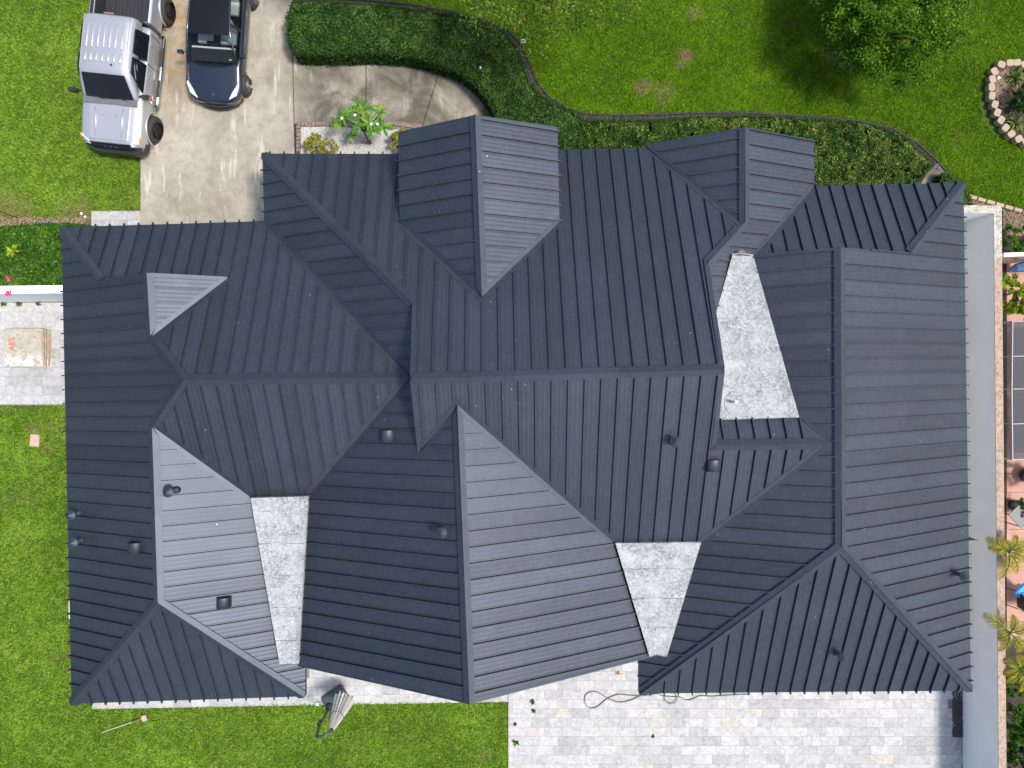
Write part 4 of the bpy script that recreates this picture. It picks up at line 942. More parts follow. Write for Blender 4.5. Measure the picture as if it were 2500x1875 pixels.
palm('yellowing palm reaching over the boundary wall above the chair', 2462, 1345, 2.2, [(150, 1.0, .75), (172, .75, .7), (60, .8, .8), (-60, 1.0, .5), (-95, 1.1, .5), (-20, 1.1, .6), (20, .9, .6), (110, .6, .9)])
palm('palm with a long frond reaching over the wall below the chair', 2465, 1545, 2.2, [(143, 1.25, .75), (75, .8, .8), (-110, .8, .6), (20, 1.0, .6), (-50, 1.0, .6), (-150, .5, .7)])
palm('low palm with drooping fronds at the bottom right edge', 2492, 1632, 1.9, [(150, .6, .6), (-120, .7, .5), (-75, 1.0, .5), (100, .7, .9), (-150, .6, .5), (40, .9, .6)])
shrub('dark_shrub', 'green shrub beside the low palm at the bottom right', 2478, 1668, .9, .5, .5, 6000, .08, M['hedgeL'])
shrub('dark_shrub', 'dense dark shrub at the bottom right corner', 2490, 1760, 1.0, .75, .7, 12000, .09, M['hedgeL'])
shrub('dark_shrub', 'lowest leafy shrub in the bottom right corner', 2492, 1862, 1.0, .75, .7, 12000, .09, M['hedgeD'])

# ------------------------------------------------------------------ loose things on the ground
bale = empty('packing_bale', 'stack of crinkled beige packing sheets with red letters on the left patio', 'bale', G(68, 848, 0)); bo = bale.location
x0, x1 = -16.54, -15.29; y0, y1 = .57, 1.79; nl = 9; rr = random.Random(5)
for i in range(nl):
    zt = .46 * (i + 1) / nl; j = rr.uniform(-.012, .012); b_ = MB(); b_.box((((x0 + x1) / 2 + j) - bo.x, ((y0 + y1) / 2 + rr.uniform(-.01, .01)) - bo.y, zt - .46 / nl / 2), (x1 - x0 + rr.uniform(-.02, .02), y1 - y0 + rr.uniform(-.02, .02), .46 / nl - .006))
    bevel(b_.build('sheet_layer', M['cardb'] if i < nl - 1 and i % 3 else M['paper'], bale), .012)
# rumpled top wrap
N_ = 24; vs_ = []; fs = []
for iy in range(N_ + 1):
    for ix in range(N_ + 1):
        X = x0 + .01 + (x1 - x0 - .03) * ix / N_; Y = y0 + .01 + (y1 - y0 - .02) * iy / N_; q = np.array([[X * 1.0, Y * 1.0]]); hz = (vnoise(q, 5, 4)[0] * .5 + vnoise(q, 13, 6)[0] * .3) * .03; vs_.append((X - bo.x, Y - bo.y, .462 + hz))
for iy in range(N_):
    for ix in range(N_): a = iy * (N_ + 1) + ix; fs.append((a, a + 1, a + N_ + 2, a + N_ + 1))
link('top_wrap', mesh('top_wrap', vs_, fs), M['paper'], bale)
def text(s, size, loc, rz, mat, parent, name):
    cu = bpy.data.curves.new(name, 'FONT'); cu.body = s; cu.size = size; cu.extrude = .001; ob = bpy.data.objects.new('tmp', cu); COL.objects.link(ob); dg = bpy.context.evaluated_depsgraph_get(); me = bpy.data.meshes.new_from_object(ob.evaluated_get(dg)); bpy.data.objects.remove(ob)
    o = link(name, me, mat, parent); me.materials.clear(); me.materials.append(mat); o.location = loc; o.rotation_euler = (0, 0, rz); return o
p = G(35, 856, .5) - bo; text('AES', .26, (p.x, p.y, .492), PI / 2 + .03, M['red'], bale, 'lettering')
p = G(87, 824, .5) - bo; text('E', .12, (p.x, p.y, .492), PI / 2, M['red'], bale, 'lettering')

b_ = MB(); b_.box((0, 0, .03), (.30, .40, .07)); ps_ = b_.build('loose_paver', M['pinkst']); ps_.location = G(87, 1075, .0); ps_.rotation_euler = (.03, .03, -.12); bevel(ps_, .012); ps_['label'] = 'loose pink paving stone lying on the grass left of the house'; ps_['category'] = 'paving stone'

# cantilever parasol
um = empty('parasol', 'closed beige cantilever parasol on a dark base by the back wall', 'parasol', G(822, 1706, 0)); uo = um.location
def rrect(cx, cy, hx, hy, r, z, ang, n=5):
    out = []
    for (sx, sy, a0) in ((1, 1, 0), (-1, 1, PI / 2), (-1, -1, PI), (1, -1, 1.5 * PI)):
        for k in range(n + 1): a = a0 + k * PI / 2 / n; q = Matrix.Rotation(ang, 3, 'Z') @ Vector((sx * (hx - r) + r * math.cos(a), sy * (hy - r) + r * math.sin(a), 0)); out.append(Vector((cx + q.x, cy + q.y, z)))
    return out
b_ = MB(); R1 = [rrect(0, 0, .41, .34, .12, h, .62) for h in (0,)]; rings = [rrect(0, 0, .41, .34, .12, .0, .62), rrect(0, 0, .42, .35, .12, .06, .62), rrect(0, 0, .40, .33, .12, .12, .62), rrect(0, 0, .34, .27, .1, .135, .62)]
n = len(rings[0]); b_.add([p for r in rings for p in r], [(i * n + k, i * n + (k + 1) % n, (i + 1) * n + (k + 1) % n, (i + 1) * n + k) for i in range(3) for k in range(n)] + [tuple(3 * n + k for k in range(n))]); b_.build('base', M['slate'], um)
b_ = MB(); b_.lathe([(.05, .13), (.05, .15), (.03, .155)], (-.22, -.17, 0), 14); b_.build('filler_cap', M['black'], um)
b_ = MB(); b_.lathe([(.13, .13), (.12, .20), (.06, .26)], G(803, 1727, .2) - uo - Vector((0, 0, .2)), 18); b_.build('mast_socket', M['black'], um)
mast = [G(803, 1728, .15), G(795, 1743, .7), G(786, 1760, 1.2), G(779, 1775, 1.7), G(774, 1790, 2.2), G(773, 1797, 2.45), G(778, 1799, 2.58), G(788, 1797, 2.62), G(800, 1790, 2.6), G(807, 1785, 2.52)]
b_ = MB(); b_.tube([p - uo for p in mast], [.035, .035, .035, .04, .045, .045, .045, .04, .035, .03], 10); b_.build('mast', M['slate'], um, True)
b_ = MB(); q = G(781, 1765, 1.5) - uo; b_.box(q, (.10, .14, .24)); bevel(b_.build('crank_housing', M['black'], um), .02)
tp, bt = G(808, 1785, 2.5) - uo, G(838, 1713, .95) - uo; b_ = MB(); nP = 16; rows = []
for i in range(13):
    t = i / 12; cpt = tp.lerp(bt, t); R_ = .05 + .27 * t ** .8; row = []
    for k in range(nP * 2):
        a = PI * k / nP; rad = R_ * (1 if k % 2 == 0 else .62) * (1 + .12 * math.sin(a * 3 + 1)); dz = -.12 * t * (1 if (k // 2) % 2 else 0); row.append(cpt + Vector((math.cos(a) * rad, math.sin(a) * rad, dz)))
    rows.append(row)
m = nP * 2; b_.add([p for r in rows for p in r], [(i * m + k, i * m + (k + 1) % m, (i + 1) * m + (k + 1) % m, (i + 1) * m + k) for i in range(12) for k in range(m)] + [tuple(12 * m + k for k in range(m))]); b_.build('canopy', M['umb'], um)
cm = tp.lerp(bt, .42); b_ = MB(); b_.tube([cm + Vector((math.cos(a) * .22, math.sin(a) * .22, 0)) for a in [2 * PI * k / 20 for k in range(21)]], .008, 5, False); b_.build('tie_strap', M['black'], um)
b_ = MB(); b_.lathe([(.05, .06), (.06, 0), (.07, -.06)], tp, 12); b_.build('hub', M['slate'], um)

# sponge mop on the grass
mp = empty('mop', 'white handled mop with a pale head lying on the back lawn', 'mop', G(300, 1770, 0)); mo = mp.location
b_ = MB(); b_.tube([G(250, 1788, .09) - mo, G(322, 1763, .10) - mo], .010, 8); b_.build('handle', M['cream'], mp)
b_ = MB(); b_.tube([G(322, 1763, .10) - mo, G(337, 1758, .10) - mo], .022, 8); b_.build('grip', M['hose'], mp)
b_ = MB(); b_.tube([G(337, 1758, .10) - mo, G(345, 1755, .10) - mo], .014, 8); b_.build('ferrule', simple('orange_plastic', (.5, .22, .05), .5), mp)
b_ = MB(); b_.box(G(352, 1753, .10) - mo, (.17, .20, .09), Matrix.Rotation(.3, 3, 'Z')); bevel(b_.build('head', simple('pale_sponge', (.42, .33, .30), .9), mp), .03, 3)

def tag(o, label, cat, group=None):
    o['label'] = label; o['category'] = cat
    if group: o['group'] = group
    return o
# hose on the patio
def smooth_path(pts, z, k=6):
    P = [Vector((*p, 0)) for p in pts]; out = []
    for i in range(len(P) - 1):
        p0, p1, p2, p3 = P[max(i - 1, 0)], P[i], P[i + 1], P[min(i + 2, len(P) - 1)]
        for j in range(k):
            t = j / k; q = .5 * ((2 * p1) + (p2 - p0) * t + (2 * p0 - 5 * p1 + 4 * p2 - p3) * t * t + (3 * p1 - p0 - 3 * p2 + p3) * t ** 3); out.append(q)
    out.append(P[-1]); return [G(q.x, q.y, z) for q in out]
hp = [(2330, 812), (2212, 815), (2100, 822), (1980, 830), (1880, 825), (1830, 845), (1780, 864), (1740, 858), (1700, 840), (1600, 832), (1540, 825), (1490, 808), (1420, 818), (1340, 825), (1230, 820), (1150, 812), (1095, 826), (1045, 850), (1000, 885), (955, 922), (905, 937), (862, 920), (838, 870), (850, 815), (895, 790), (950, 792), (1000, 820), (1050, 850), (1110, 875), (1170, 882), (1250, 866), (1320, 835), (1420, 800), (1520, 780)]
b_ = MB(); b_.tube(smooth_path([(1200 + x / 3.687, 1475 + y / 3.687) for x, y in hp], .05), .014, 8); tag(b_.build('garden_hose', M['hose'], None, True), 'long grey green garden hose looping over the pale patio', 'hose')
b_ = MB(); b_.tube([G(1638 + 15 * math.cos(t), 1704 + 14.5 * math.sin(t), .085) for t in [-1.9 + i * .33 for i in range(17)]], .014, 8); tag(b_.build('garden_hose', M['hose'], None, True), 'small round coil of hose at the right back eave', 'hose')
# weeds in the paver joints
for i, (x, y, s, lb) in enumerate([(1300, 1713, .16, 'upper weed in the patio joints near the lawn corner'), (1303, 1735, .14, 'weed just below the upper one in the patio joints'), (1258, 1768, .12, 'small weed by the lawn edge halfway down the patio'), (1260, 1811, .22, 'largest spiky weed in the patio by the lawn edge'), (1594, 1797, .11, 'tiny weed alone in the middle of the patio')]):
    strap_plant(lb, x, y, 18, s * .8, 'hedgeM', .02, 'weed', 'weed', .2)
    bpy.data.objects['weed' + ('' if i == 0 else '.%03d' % i)]['group'] = 'weeds in the patio joints'
b_ = MB()
for k in range(9): b_.box(G(1510 + random.uniform(-6, 6), 1642 + random.uniform(-5, 5), .03), (.10, .03, .006), Matrix.Rotation(random.uniform(0, 6), 3, 'Z'))
tag(b_.build('dry_leaf', simple('tan_dead_leaf', (.42, .30, .16), .8)), 'curled tan leaf on the patio below the bright gable', 'leaf')
# small outdoor fittings
def frame_box(px, py, w_, h_, label, z=.05):
    c = G(px, py, z); root = empty('junction_box', label, 'box', (c.x, c.y, 0)); b_ = MB()
    for sx, sy, dx, dy in ((-1, 0, .02, h_), (1, 0, .02, h_), (0, -1, w_, .02), (0, 1, w_, .02)): b_.box((sx * w_ / 2, sy * h_ / 2, z), (dx, dy, .05))
    b_.build('rim', M['white'], root); b_ = MB(); b_.box((0, 0, z - .02), (w_ - .02, h_ - .02, .03)); b_.build('lid', M['black'], root)
frame_box(1277, 101, .14, .08, 'small white rimmed box in the mulch at the hedge bend')
b_ = MB(); b_.box((0, 0, .04), (.11, .10, .10)); o = b_.build('sprinkler_box', M['white']); o.location = G(776, 1717, 0); tag(bevel(o), 'small white box left of the parasol base', 'box')
b_ = MB(); b_.lathe([(.03, 0), (.035, 1.0), (.02, 1.02)], G(1176, 197, 0), 10); tag(b_.build('garden_stake', M['white'], None, True), 'short white stake standing out of the dark hedge', 'stake')
b_ = MB(); b_.tube([G(93, 541, .06), G(142, 544, .07)], .035, 8); tag(b_.build('metal_pipe', M['alu']), 'short grey pipe lying at the top of the left hedge', 'pipe')
b_ = MB(); b_.tube(smooth_path([(-20, 510), (5, 517), (25, 526), (45, 532)], .06), .012, 6); tag(b_.build('garden_hose', M['black']), 'thin dark hose at the far left lawn edge', 'hose')
for (x, y, lb) in ((200, 522, 'white pebble on the verge left of the stepping path'), (209, 530, 'tiny white pebble right of the other verge pebble')):
    b_ = MB(); b_.lathe([(.02, 0), (.05, .02), (.045, .05), (.01, .06)], G(x, y, .02), 9); tag(b_.build('white_pebble', M['white'], None, True), lb, 'stone')
def blossom(px, py, z, label, n=16, r=.09):
    c = G(px, py, z); root = empty('bougainvillea', label, 'flowers', c); L = leaves(RNG.normal(0, r * .55, (n, 3)), .09, .8, .9); link('petals', tri_mesh('petals', L, 4), M['petal'], root)
    b_ = MB(); b_.tube([(0, 0, -.02), (-.15, .12, -.05), (-.45, .3, -.2)], .008, 5); b_.build('stem', M['bark'], root)
blossom(20, 716, 2.1, 'magenta blossom spray lying on the left white wall', 26, .10)
blossom(20, 678, 1.8, 'faded pink blossoms in the hedge corner above the wall', 10, .06)
for (x, y, k) in ((8, 742, 'leftmost'), (46, 741, 'middle'), (94, 739, 'right')):
    s_ = shrub('creeping_weed', k + ' green weed at the foot of the left white wall', x, y + 1, .04, .10, .05, 120, .05, M['hedgeL'], 'weed')
sp_ = strap_plant('pale yellow green shoot on top of the bright left hedge', 32, 612, 40, .30, 'lime', 1.75, 'plant', 'leafy_shoot', .4)

# ------------------------------------------------------------------ vehicles
def loft(stations, closed_ends=True):
    """stations: list of (y, [(x,z)...]) half profiles from sill to centre line; mirrored"""
    v, f = [], []; n = len(stations[0][1]); m = 2 * n - 1
    for y, pr in stations:
        v += [(x, y, z) for x, z in pr] + [(-x, y, z) for x, z in pr[-2::-1]]
    for i in range(len(stations) - 1):
        for k in range(m - 1): f.append((i * m + k, i * m + k + 1, (i + 1) * m + k + 1, (i + 1) * m + k))
        f.append((i * m + m - 1, i * m, (i + 1) * m, (i + 1) * m + m - 1))
    f.append(tuple(range(m - 1, -1, -1))); f.append(tuple((len(stations) - 1) * m + k for k in range(m)))
    return v, f
def loft_obj(name, st, mat, parent, sub=2, cut=None):
    v, f = loft(st); me = mesh(name, v, f, True); bm = bmesh.new(); bm.from_mesh(me); bmesh.ops.recalc_face_normals(bm, faces=bm.faces); bm.to_mesh(me); bm.free()
    o = link(name, me, mat, parent)
    if sub: s = o.modifiers.new('sub', 'SUBSURF'); s.levels = sub; s.render_levels = sub
    if cut:
        cu = []
        for (y, z, r, x0_, x1_) in cut:
            for sg in (-1, 1):
                b_ = MB(); b_.lathe([(r, x0_), (r, x1_)], (0, y, z), 28, 'x'); mm = b_.mesh('cut'); mm.transform(Matrix.Scale(sg, 4, (1, 0, 0)))
                bm = bmesh.new(); bm.from_mesh(mm); bmesh.ops.recalc_face_normals(bm, faces=bm.faces); bm.to_mesh(mm); bm.free()
                c_ = bpy.data.objects.new('cut', mm); COL.objects.link(c_); c_.parent = parent; cu.append(c_); bo_ = o.modifiers.new('b', 'BOOLEAN'); bo_.operation = 'DIFFERENCE'; bo_.object = c_; bo_.solver = 'EXACT'
        bpy.context.view_layer.update(); dg = bpy.context.evaluated_depsgraph_get(); me2 = bpy.data.meshes.new_from_object(o.evaluated_get(dg)); o.modifiers.clear(); o.data = me2; me2.name = name
        for c_ in cu: bpy.data.objects.remove(c_)
    return o
def wheel(parent, x, y, r, wd, steer, rim, spokes, side):
    b_ = MB(); pr = [(r * .62, -wd / 2 + .01), (r * .90, -wd / 2), (r * .98, -wd / 2 + .03), (r, -wd / 4), (r, wd / 4), (r * .98, wd / 2 - .03), (r * .90, wd / 2), (r * .62, wd / 2 - .01)]
    b_.lathe(pr, (0, 0, 0), 32, 'x', False); t = b_.build('wheel', M['rubber'], parent, True); t.location = (x, y, r); t.rotation_euler = (0, 0, steer)
    b_ = MB(); o_ = side * (wd / 2 - .03)
    b_.lathe([(r * .60, -.10), (r * .63, .02 * side + 0), (r * .58, .0), (r * .56, -.02)], (o_, 0, 0), 28, 'x', False)
    for k in range(spokes):
        a = 2 * PI * k / spokes; b_.box((o_ + .01 * side, math.cos(a) * r * .33, math.sin(a) * r * .33), (.04, .055, r * .60), Matrix.Rotation(-(a - PI / 2) * 1, 3, 'X'))
    b_.lathe([(.06, -.03), (.055, .03)], (o_, 0, 0), 12, 'x'); b_.build('rim', M[rim], t)
    b_ = MB(); b_.lathe([(r * .57, -.02), (r * .57, .0)], (o_ - side * .07, 0, 0), 20, 'x'); b_.build('brake_disc', M['rubber'], t)
    return t
def quad_panel(name, pts, mat, parent, th=.008, up=None):
    pts = [Vector(p) for p in pts]; nn = (pts[1] - pts[0]).cross(pts[-1] - pts[0]).normalized()
    if up is not None and nn.dot(Vector(up)) < 0: nn = -nn; pts = pts[::-1]
    n = len(pts); v = [p + nn * th for p in pts] + [p - nn * .02 for p in pts]
    f = [tuple(range(n)), tuple(range(2 * n - 1, n - 1, -1))] + [((k + 1) % n, k, n + k, n + (k + 1) % n) for k in range(n)]
    o = link(name, mesh(name, v, f), mat, parent); bevel(o, .01, 2); return o
# --- silver pickup
tk = empty('pickup_truck', 'silver crew cab pickup truck parked half on the side lawn', 'pickup truck', (-12.64, 8.40, 0), math.radians(174))
def sec(y, w1, zt, zs, wb=None, ze=None, crown=.03):
    wb = wb or w1; return (y, [(wb * .90, .52), (wb * .97, .56), (w1, .72), (w1 * 1.0, .95), (w1 * .985, zs), (w1 * .93, zs + .06), (w1 * .80, zt - .01), (w1 * .45, zt + crown * .6), (0, zt + crown)])
st = [sec(.80, .90, 1.12, .98), sec(.76, .93, 1.15, 1.02), sec(.55, .985, 1.20, 1.06), sec(.1, 1.0, 1.25, 1.10), sec(-.40, .995, 1.29, 1.15), sec(-.55, .99, 1.29, 1.18), sec(-1.2, .99, 1.24, 1.15), sec(-2.2, .99, 1.24, 1.15), sec(-2.9, .99, 1.24, 1.15), sec(-2.98, .985, 1.23, 1.14)]
loft_obj('body', st, M['silver'], tk, 2, cut=[(0, .43, .52, .62, 1.3)])
# bed
b_ = MB()
for sg in (-1, 1):
    b_.add([(sg * .80, -3.03, .60), (sg * .98, -3.03, .60), (sg * 1.0, -3.03, 1.0), (sg * .985, -3.03, 1.30), (sg * .93, -3.03, 1.345), (sg * .80, -3.03, 1.345),
            (sg * .80, -4.95, .60), (sg * .98, -4.95, .60), (sg * 1.0, -4.95, 1.0), (sg * .985, -4.95, 1.30), (sg * .93, -4.95, 1.345), (sg * .80, -4.95, 1.345)],
           [(k, (k + 1) % 6, 6 + (k + 1) % 6, 6 + k) if sg < 0 else (6 + k, 6 + (k + 1) % 6, (k + 1) % 6, k) for k in range(6)] + [(0, 1, 2, 3, 4, 5), (11, 10, 9, 8, 7, 6)])
b_.box((0, -4.97, .98), (1.9, .07, .72)); o = b_.build('bed_sides', M['silver'], tk); bevel(o, .012)
b_ = MB(); b_.box((0, -3.99, .78), (1.62, 1.9, .06))
for k in range(13): b_.box((-.72 + k * .12, -3.99, .82), (.045, 1.86, .02))
b_.build('bed_floor', M['liner'], tk); b_ = MB(); b_.box((0, -3.06, 1.02), (1.60, .04, .52)); b_.box((.785, -3.99, 1.06), (.03, 1.86, .54)); b_.box((-.785, -3.99, 1.06), (.03, 1.86, .54)); b_.build('bed_liner', M['liner'], tk)
for sg in (-1, 1): b_ = MB(); b_.box((sg * .865, -3.99, 1.352), (.10, 1.88, .014)); b_.build('rail_cap', M['black'], tk)
# cab
cab = [(-.50, [(.86, 1.20), (.84, 1.27), (.80, 1.29), (.42, 1.31), (0, 1.32)]), (-.56, [(.96, 1.16), (.90, 1.33), (.82, 1.36), (.42, 1.37), (0, 1.375)]), (-1.10, [(.985, 1.14), (.80, 1.80), (.70, 1.855), (.40, 1.885), (0, 1.895)]), (-1.24, [(.985, 1.14), (.785, 1.86), (.685, 1.91), (.40, 1.94), (0, 1.95)]),
    (-2.0, [(.985, 1.14), (.785, 1.88), (.69, 1.93), (.40, 1.962), (0, 1.972)]), (-2.80, [(.985, 1.14), (.785, 1.87), (.69, 1.92), (.40, 1.945), (0, 1.955)]), (-2.93, [(.98, 1.14), (.78, 1.84), (.68, 1.885), (.40, 1.905), (0, 1.91)]), (-2.99, [(.90, 1.20), (.80, 1.5), (.72, 1.6), (.40, 1.62), (0, 1.62)])]
loft_obj('cab', cab, M['silver'], tk, 1)
quad_panel('windshield', [(-.755, -.565, 1.345), (0, -.53, 1.385), (.755, -.565, 1.345), (.655, -1.10, 1.855), (0, -1.085, 1.90), (-.655, -1.10, 1.855)], M['dglass'], tk, .022, (0, .5, 1))
for sg in (-1, 1):
    quad_panel('side_window', [(sg * .945, -.84, 1.25), (sg * .955, -1.74, 1.25), (sg * .815, -1.74, 1.79), (sg * .815, -1.24, 1.79)], M['dglass'], tk, .028, (sg, 0, .3))
    quad_panel('side_window', [(sg * .955, -1.86, 1.25), (sg * .955, -2.68, 1.25), (sg * .815, -2.60, 1.79), (sg * .815, -1.86, 1.79)], M['dglass'], tk, .028, (sg, 0, .3))
    b_ = MB(); b_.tube([(sg * .70, -1.2, 1.898), (sg * .70, -2.0, 1.92), (sg * .70, -2.85, 1.905)], .014, 6); b_.build('drip_rail', M['silver'], tk)
for k in range(7):
    x = -.54 + .18 * k; zc = 1.955 - .045 * (x / .7) ** 2
    for (ya, yb) in ((-1.42, -1.72), (-1.84, -2.60)):
        b_ = MB(); b_.tube([(x, ya, zc - .003), (x, ya - .05, zc + .012), (x, yb + .05, zc + .016), (x, yb, zc + .0)], [.014, .024, .024, .014], 8); b_.build('roof_rib', M['silver'], tk, True)
b_ = MB(); b_.lathe([(.035, 1.93), (.03, 1.965), (.01, 1.975)], (-.28, -1.36, 0), 12); b_.build('antenna', M['black'], tk)
b_ = MB(); b_.box((0, -2.955, 1.865), (.30, .035, .04)); b_.build('brake_light', simple('brake_light_lens', (.30, .17, .14), .3), tk)
quad_panel('cowl', [(-.86, -.37, 1.315), (.86, -.37, 1.315), (.84, -.565, 1.335), (-.84, -.565, 1.335)], simple('grey_cowl', (.12, .125, .13), .6), tk, .026, (0, 0, 1))
for x0_, x1_ in ((-.55, .0), (.15, .72)): b_ = MB(); b_.tube([(x0_, -.50, 1.355), ((x0_ + x1_) / 2, -.56, 1.40), (x1_, -.60, 1.42)], .012, 5); b_.build('wiper', M['black'], tk)
# hood centre bulge and scoops
quad_panel('hood', [(-.60, .70, 1.205), (.60, .70, 1.205), (.66, -.34, 1.314), (-.66, -.34, 1.314)], M['silver'], tk, .014, (0, 0, 1))
for sg in (-1, 1):
    b_ = MB(); b_.tube([(sg * .40, .62, 1.232), (sg * .42, .1, 1.30), (sg * .44, -.25, 1.325)], [.012, .026, .014], 8); b_.build('hood_crease', M['silver'], tk, True)
    b_ = MB(); b_.lathe([(.014, 1.30), (.012, 1.316)], (sg * .20, -.02, 0), 8); b_.build('washer_nozzle', M['black'], tk)
    quad_panel('headlight', [(sg * .64, .815, 1.03), (sg * .90, .74, .98), (sg * .955, .50, 1.05), (sg * .90, .56, 1.13), (sg * .66, .76, 1.155)], M['lens'], tk, .03, (sg * .3, 1, .6))
    quad_panel('turn_signal', [(sg * .93, .66, 1.05), (sg * .965, .52, 1.07), (sg * .93, .54, 1.125), (sg * .90, .64, 1.11)], M['amber'], tk, .036, (sg * .5, .6, .7))
    # mirrors
    b_ = MB(); b_.tube([(sg * .88, -.72, 1.30), (sg * 1.02, -.70, 1.33)], .035, 8); b_.box((sg * 1.15, -.68, 1.38), (.26, .11, .19)); mo_ = b_.build('mirror', M['black'], tk); bevel(mo_, .025, 3)
    b_ = MB(); b_.box((sg * 1.275, -.66, 1.40), (.04, .08, .07)); b_.build('mirror_signal', M['amber'], mo_)
    # running board
    b_ = MB(); b_.tube([(sg * 1.00, -.70, .50), (sg * 1.06, -.78, .54), (sg * 1.06, -2.9, .54), (sg * 1.00, -2.98, .50)], .06, 10); rb_ = b_.build('running_board', M['chrome'], tk, True)
    for (ya, yb) in ((-1.0, -1.55), (-2.0, -2.6)): b_ = MB(); b_.box((sg * 1.06, (ya + yb) / 2, .60), (.10, abs(ya - yb), .03)); bevel(b_.build('step_pad', M['rubber'], rb_), .01)
    for y in (-1.02, -2.02): b_ = MB(); b_.box((sg * 1.012, y - .45, 1.12), (.035, .18, .035)); bevel(b_.build('door_handle', M['chrome'], tk), .01)
    for y in (-.80, -1.79, -2.72): b_ = MB(); b_.box((sg * .994, y, .90), (.012, .012, .60)); b_.build('door_seam', M['black'], tk)
    wheel(tk, sg * .92, 0, .42, .32, math.radians(-8), 'rimb', 8, sg); wheel(tk, sg * .93, -3.90, .42, .32, 0, 'rimb', 8, sg)
    b_ = MB(); b_.tube([(sg * 1.0, .53 * math.cos(t), .43 + .53 * math.sin(t)) for t in [i * PI / 12 for i in range(13)]], .03, 6); b_.build('fender_lip', M['silver'], tk, True)
    b_ = MB(); b_.tube([(sg * 1.0, -3.90 + .50 * math.cos(t), .43 + .50 * math.sin(t)) for t in [i * PI / 12 for i in range(13)]], .035, 6); b_.build('fender_lip', M['silver'], tk, True)
b_ = MB(); b_.add([(x, y, z) for x, y, z in [(-.68, .80, 1.12), (.68, .80, 1.12), (.68, .86, .78), (-.68, .86, .78), (-.68, .60, 1.15), (.68, .60, 1.15), (.68, .6, .78), (-.68, .6, .78)]], [(0, 3, 2, 1), (4, 5, 6, 7), (0, 1, 5, 4), (1, 2, 6, 5), (2, 3, 7, 6), (3, 0, 4, 7)])
gr_ = b_.build('grille', M['black'], tk)
for k in range(3): b_ = MB(); b_.box((0, .845 + .015 * k, 1.05 - .09 * k), (1.2, .05, .035)); bevel(b_.build('grille_bar', M['rimb'], gr_), .01)
for x in (-.18, 0, .18): b_ = MB(); b_.box((x, .872, 1.03), (.09, .02, .02)); b_.build('marker_light', M['chrome'], gr_)
b_ = MB(); pts = [(-.98, .62), (-.90, .86), (-.62, 1.0), (.62, 1.0), (.90, .86), (.98, .62)]
v = [(x, y, .80) for x, y in pts] + [(x * .86, y - .22, .80) for x, y in pts]; v += [(x, y, .50) for x, y, z in v]; n6 = 6
f = [(k, k + 1, 6 + k + 1, 6 + k) for k in range(5)] + [(12 + k, 12 + 6 + k, 12 + 6 + k + 1, 12 + k + 1) for k in range(5)] + [(k, 12 + k, 12 + k + 1, k + 1) for k in range(5)] + [(6 + k, 7 + k, 19 + k, 18 + k) for k in range(5)] + [(0, 6, 18, 12), (5, 17, 23, 11)]
b_.add(v, f); o = b_.build('bumper', M['black'], tk); bevel(o, .03, 2)
b_ = MB(); b_.box((0, -2.1, .62), (1.5, 5.3, .3)); b_.build('chassis', M['black'], tk)

# --- dark blue sedan
cr_ = empty('sedan', 'dark blue grey electric sedan with glass roof parked on the driveway', 'car', (-9.58, 9.84, 0), math.radians(175.8))
def cs(y, w_, zs, zt, wb=None, tub=False, zb=.25, cr=.02):
    wb = wb or w_ * .93
    if tub: return (y, [(wb * .95, zb), (wb, zb + .06), (w_, .52), (w_ * .995, .70), (w_ * .965, zs), (w_ * .90, zs + .02), (w_ * .84, zs - .02), (w_ * .80, .55), (0, .50)])
    return (y, [(wb * .95, zb), (wb, zb + .06), (w_, .52), (w_ * .985, .66), (w_ * .95, zs), (w_ * .84, (zs + zt) / 2 + .02), (w_ * .62, zt), (w_ * .34, zt + cr), (0, zt + cr * 1.2)])
st = [cs(.74, .34, .52, .56, .30, zb=.30), cs(.70, .58, .56, .61, .52, zb=.24), cs(.60, .76, .62, .68, .70, zb=.22), cs(.42, .875, .70, .75, .80), cs(.10, .925, .77, .83), cs(-.25, .925, .86, .92), cs(-.40, .925, .89, .945), cs(-.50, .925, .90, .80, tub=True), cs(-1.3, .925, .92, .6, tub=True), cs(-2.3, .925, .94, .6, tub=True), cs(-2.75, .925, .96, .6, tub=True), cs(-2.95, .92, .97, 1.05), cs(-3.4, .88, .98, 1.03), cs(-3.7, .80, .92, .99), cs(-3.84, .62, .80, .90)]
loft_obj('body', st, M['navy'], cr_, 2, cut=[(0, .335, .40, .66, 1.2), (-2.875, .335, .40, .66, 1.2)])
# greenhouse
wsb, wst = -.30, -1.14
def arc_panel(name, rows, mat, parent, smooth=True):
    v = [p for r in rows for p in r]; m = len(rows[0]); f = [(i * m + k, i * m + k + 1, (i + 1) * m + k + 1, (i + 1) * m + k) for i in range(len(rows) - 1) for k in range(m - 1)]; return link(name, mesh(name, v, f, smooth), mat, parent)
def row(y, w_, z, cr, dy=0, m=9): return [(w_ * (2 * k / (m - 1) - 1), y + dy * (1 - (2 * k / (m - 1) - 1) ** 2), z + cr * (1 - (2 * k / (m - 1) - 1) ** 2)) for k in range(m)]
arc_panel('windshield', [row(-.40, .78, .95, .03, .15), row(-.72, .73, 1.12, .04, .10), row(-1.12, .66, 1.335, .05, .04)], M['wglass'], cr_)
arc_panel('glass_roof', [row(-1.12, .655, 1.345, .05, .04), row(-1.5, .635, 1.39, .06), row(-2.1, .61, 1.40, .06), row(-2.7, .58, 1.34, .05), row(-3.25, .56, 1.16, .03)], M['dglass'], cr_)
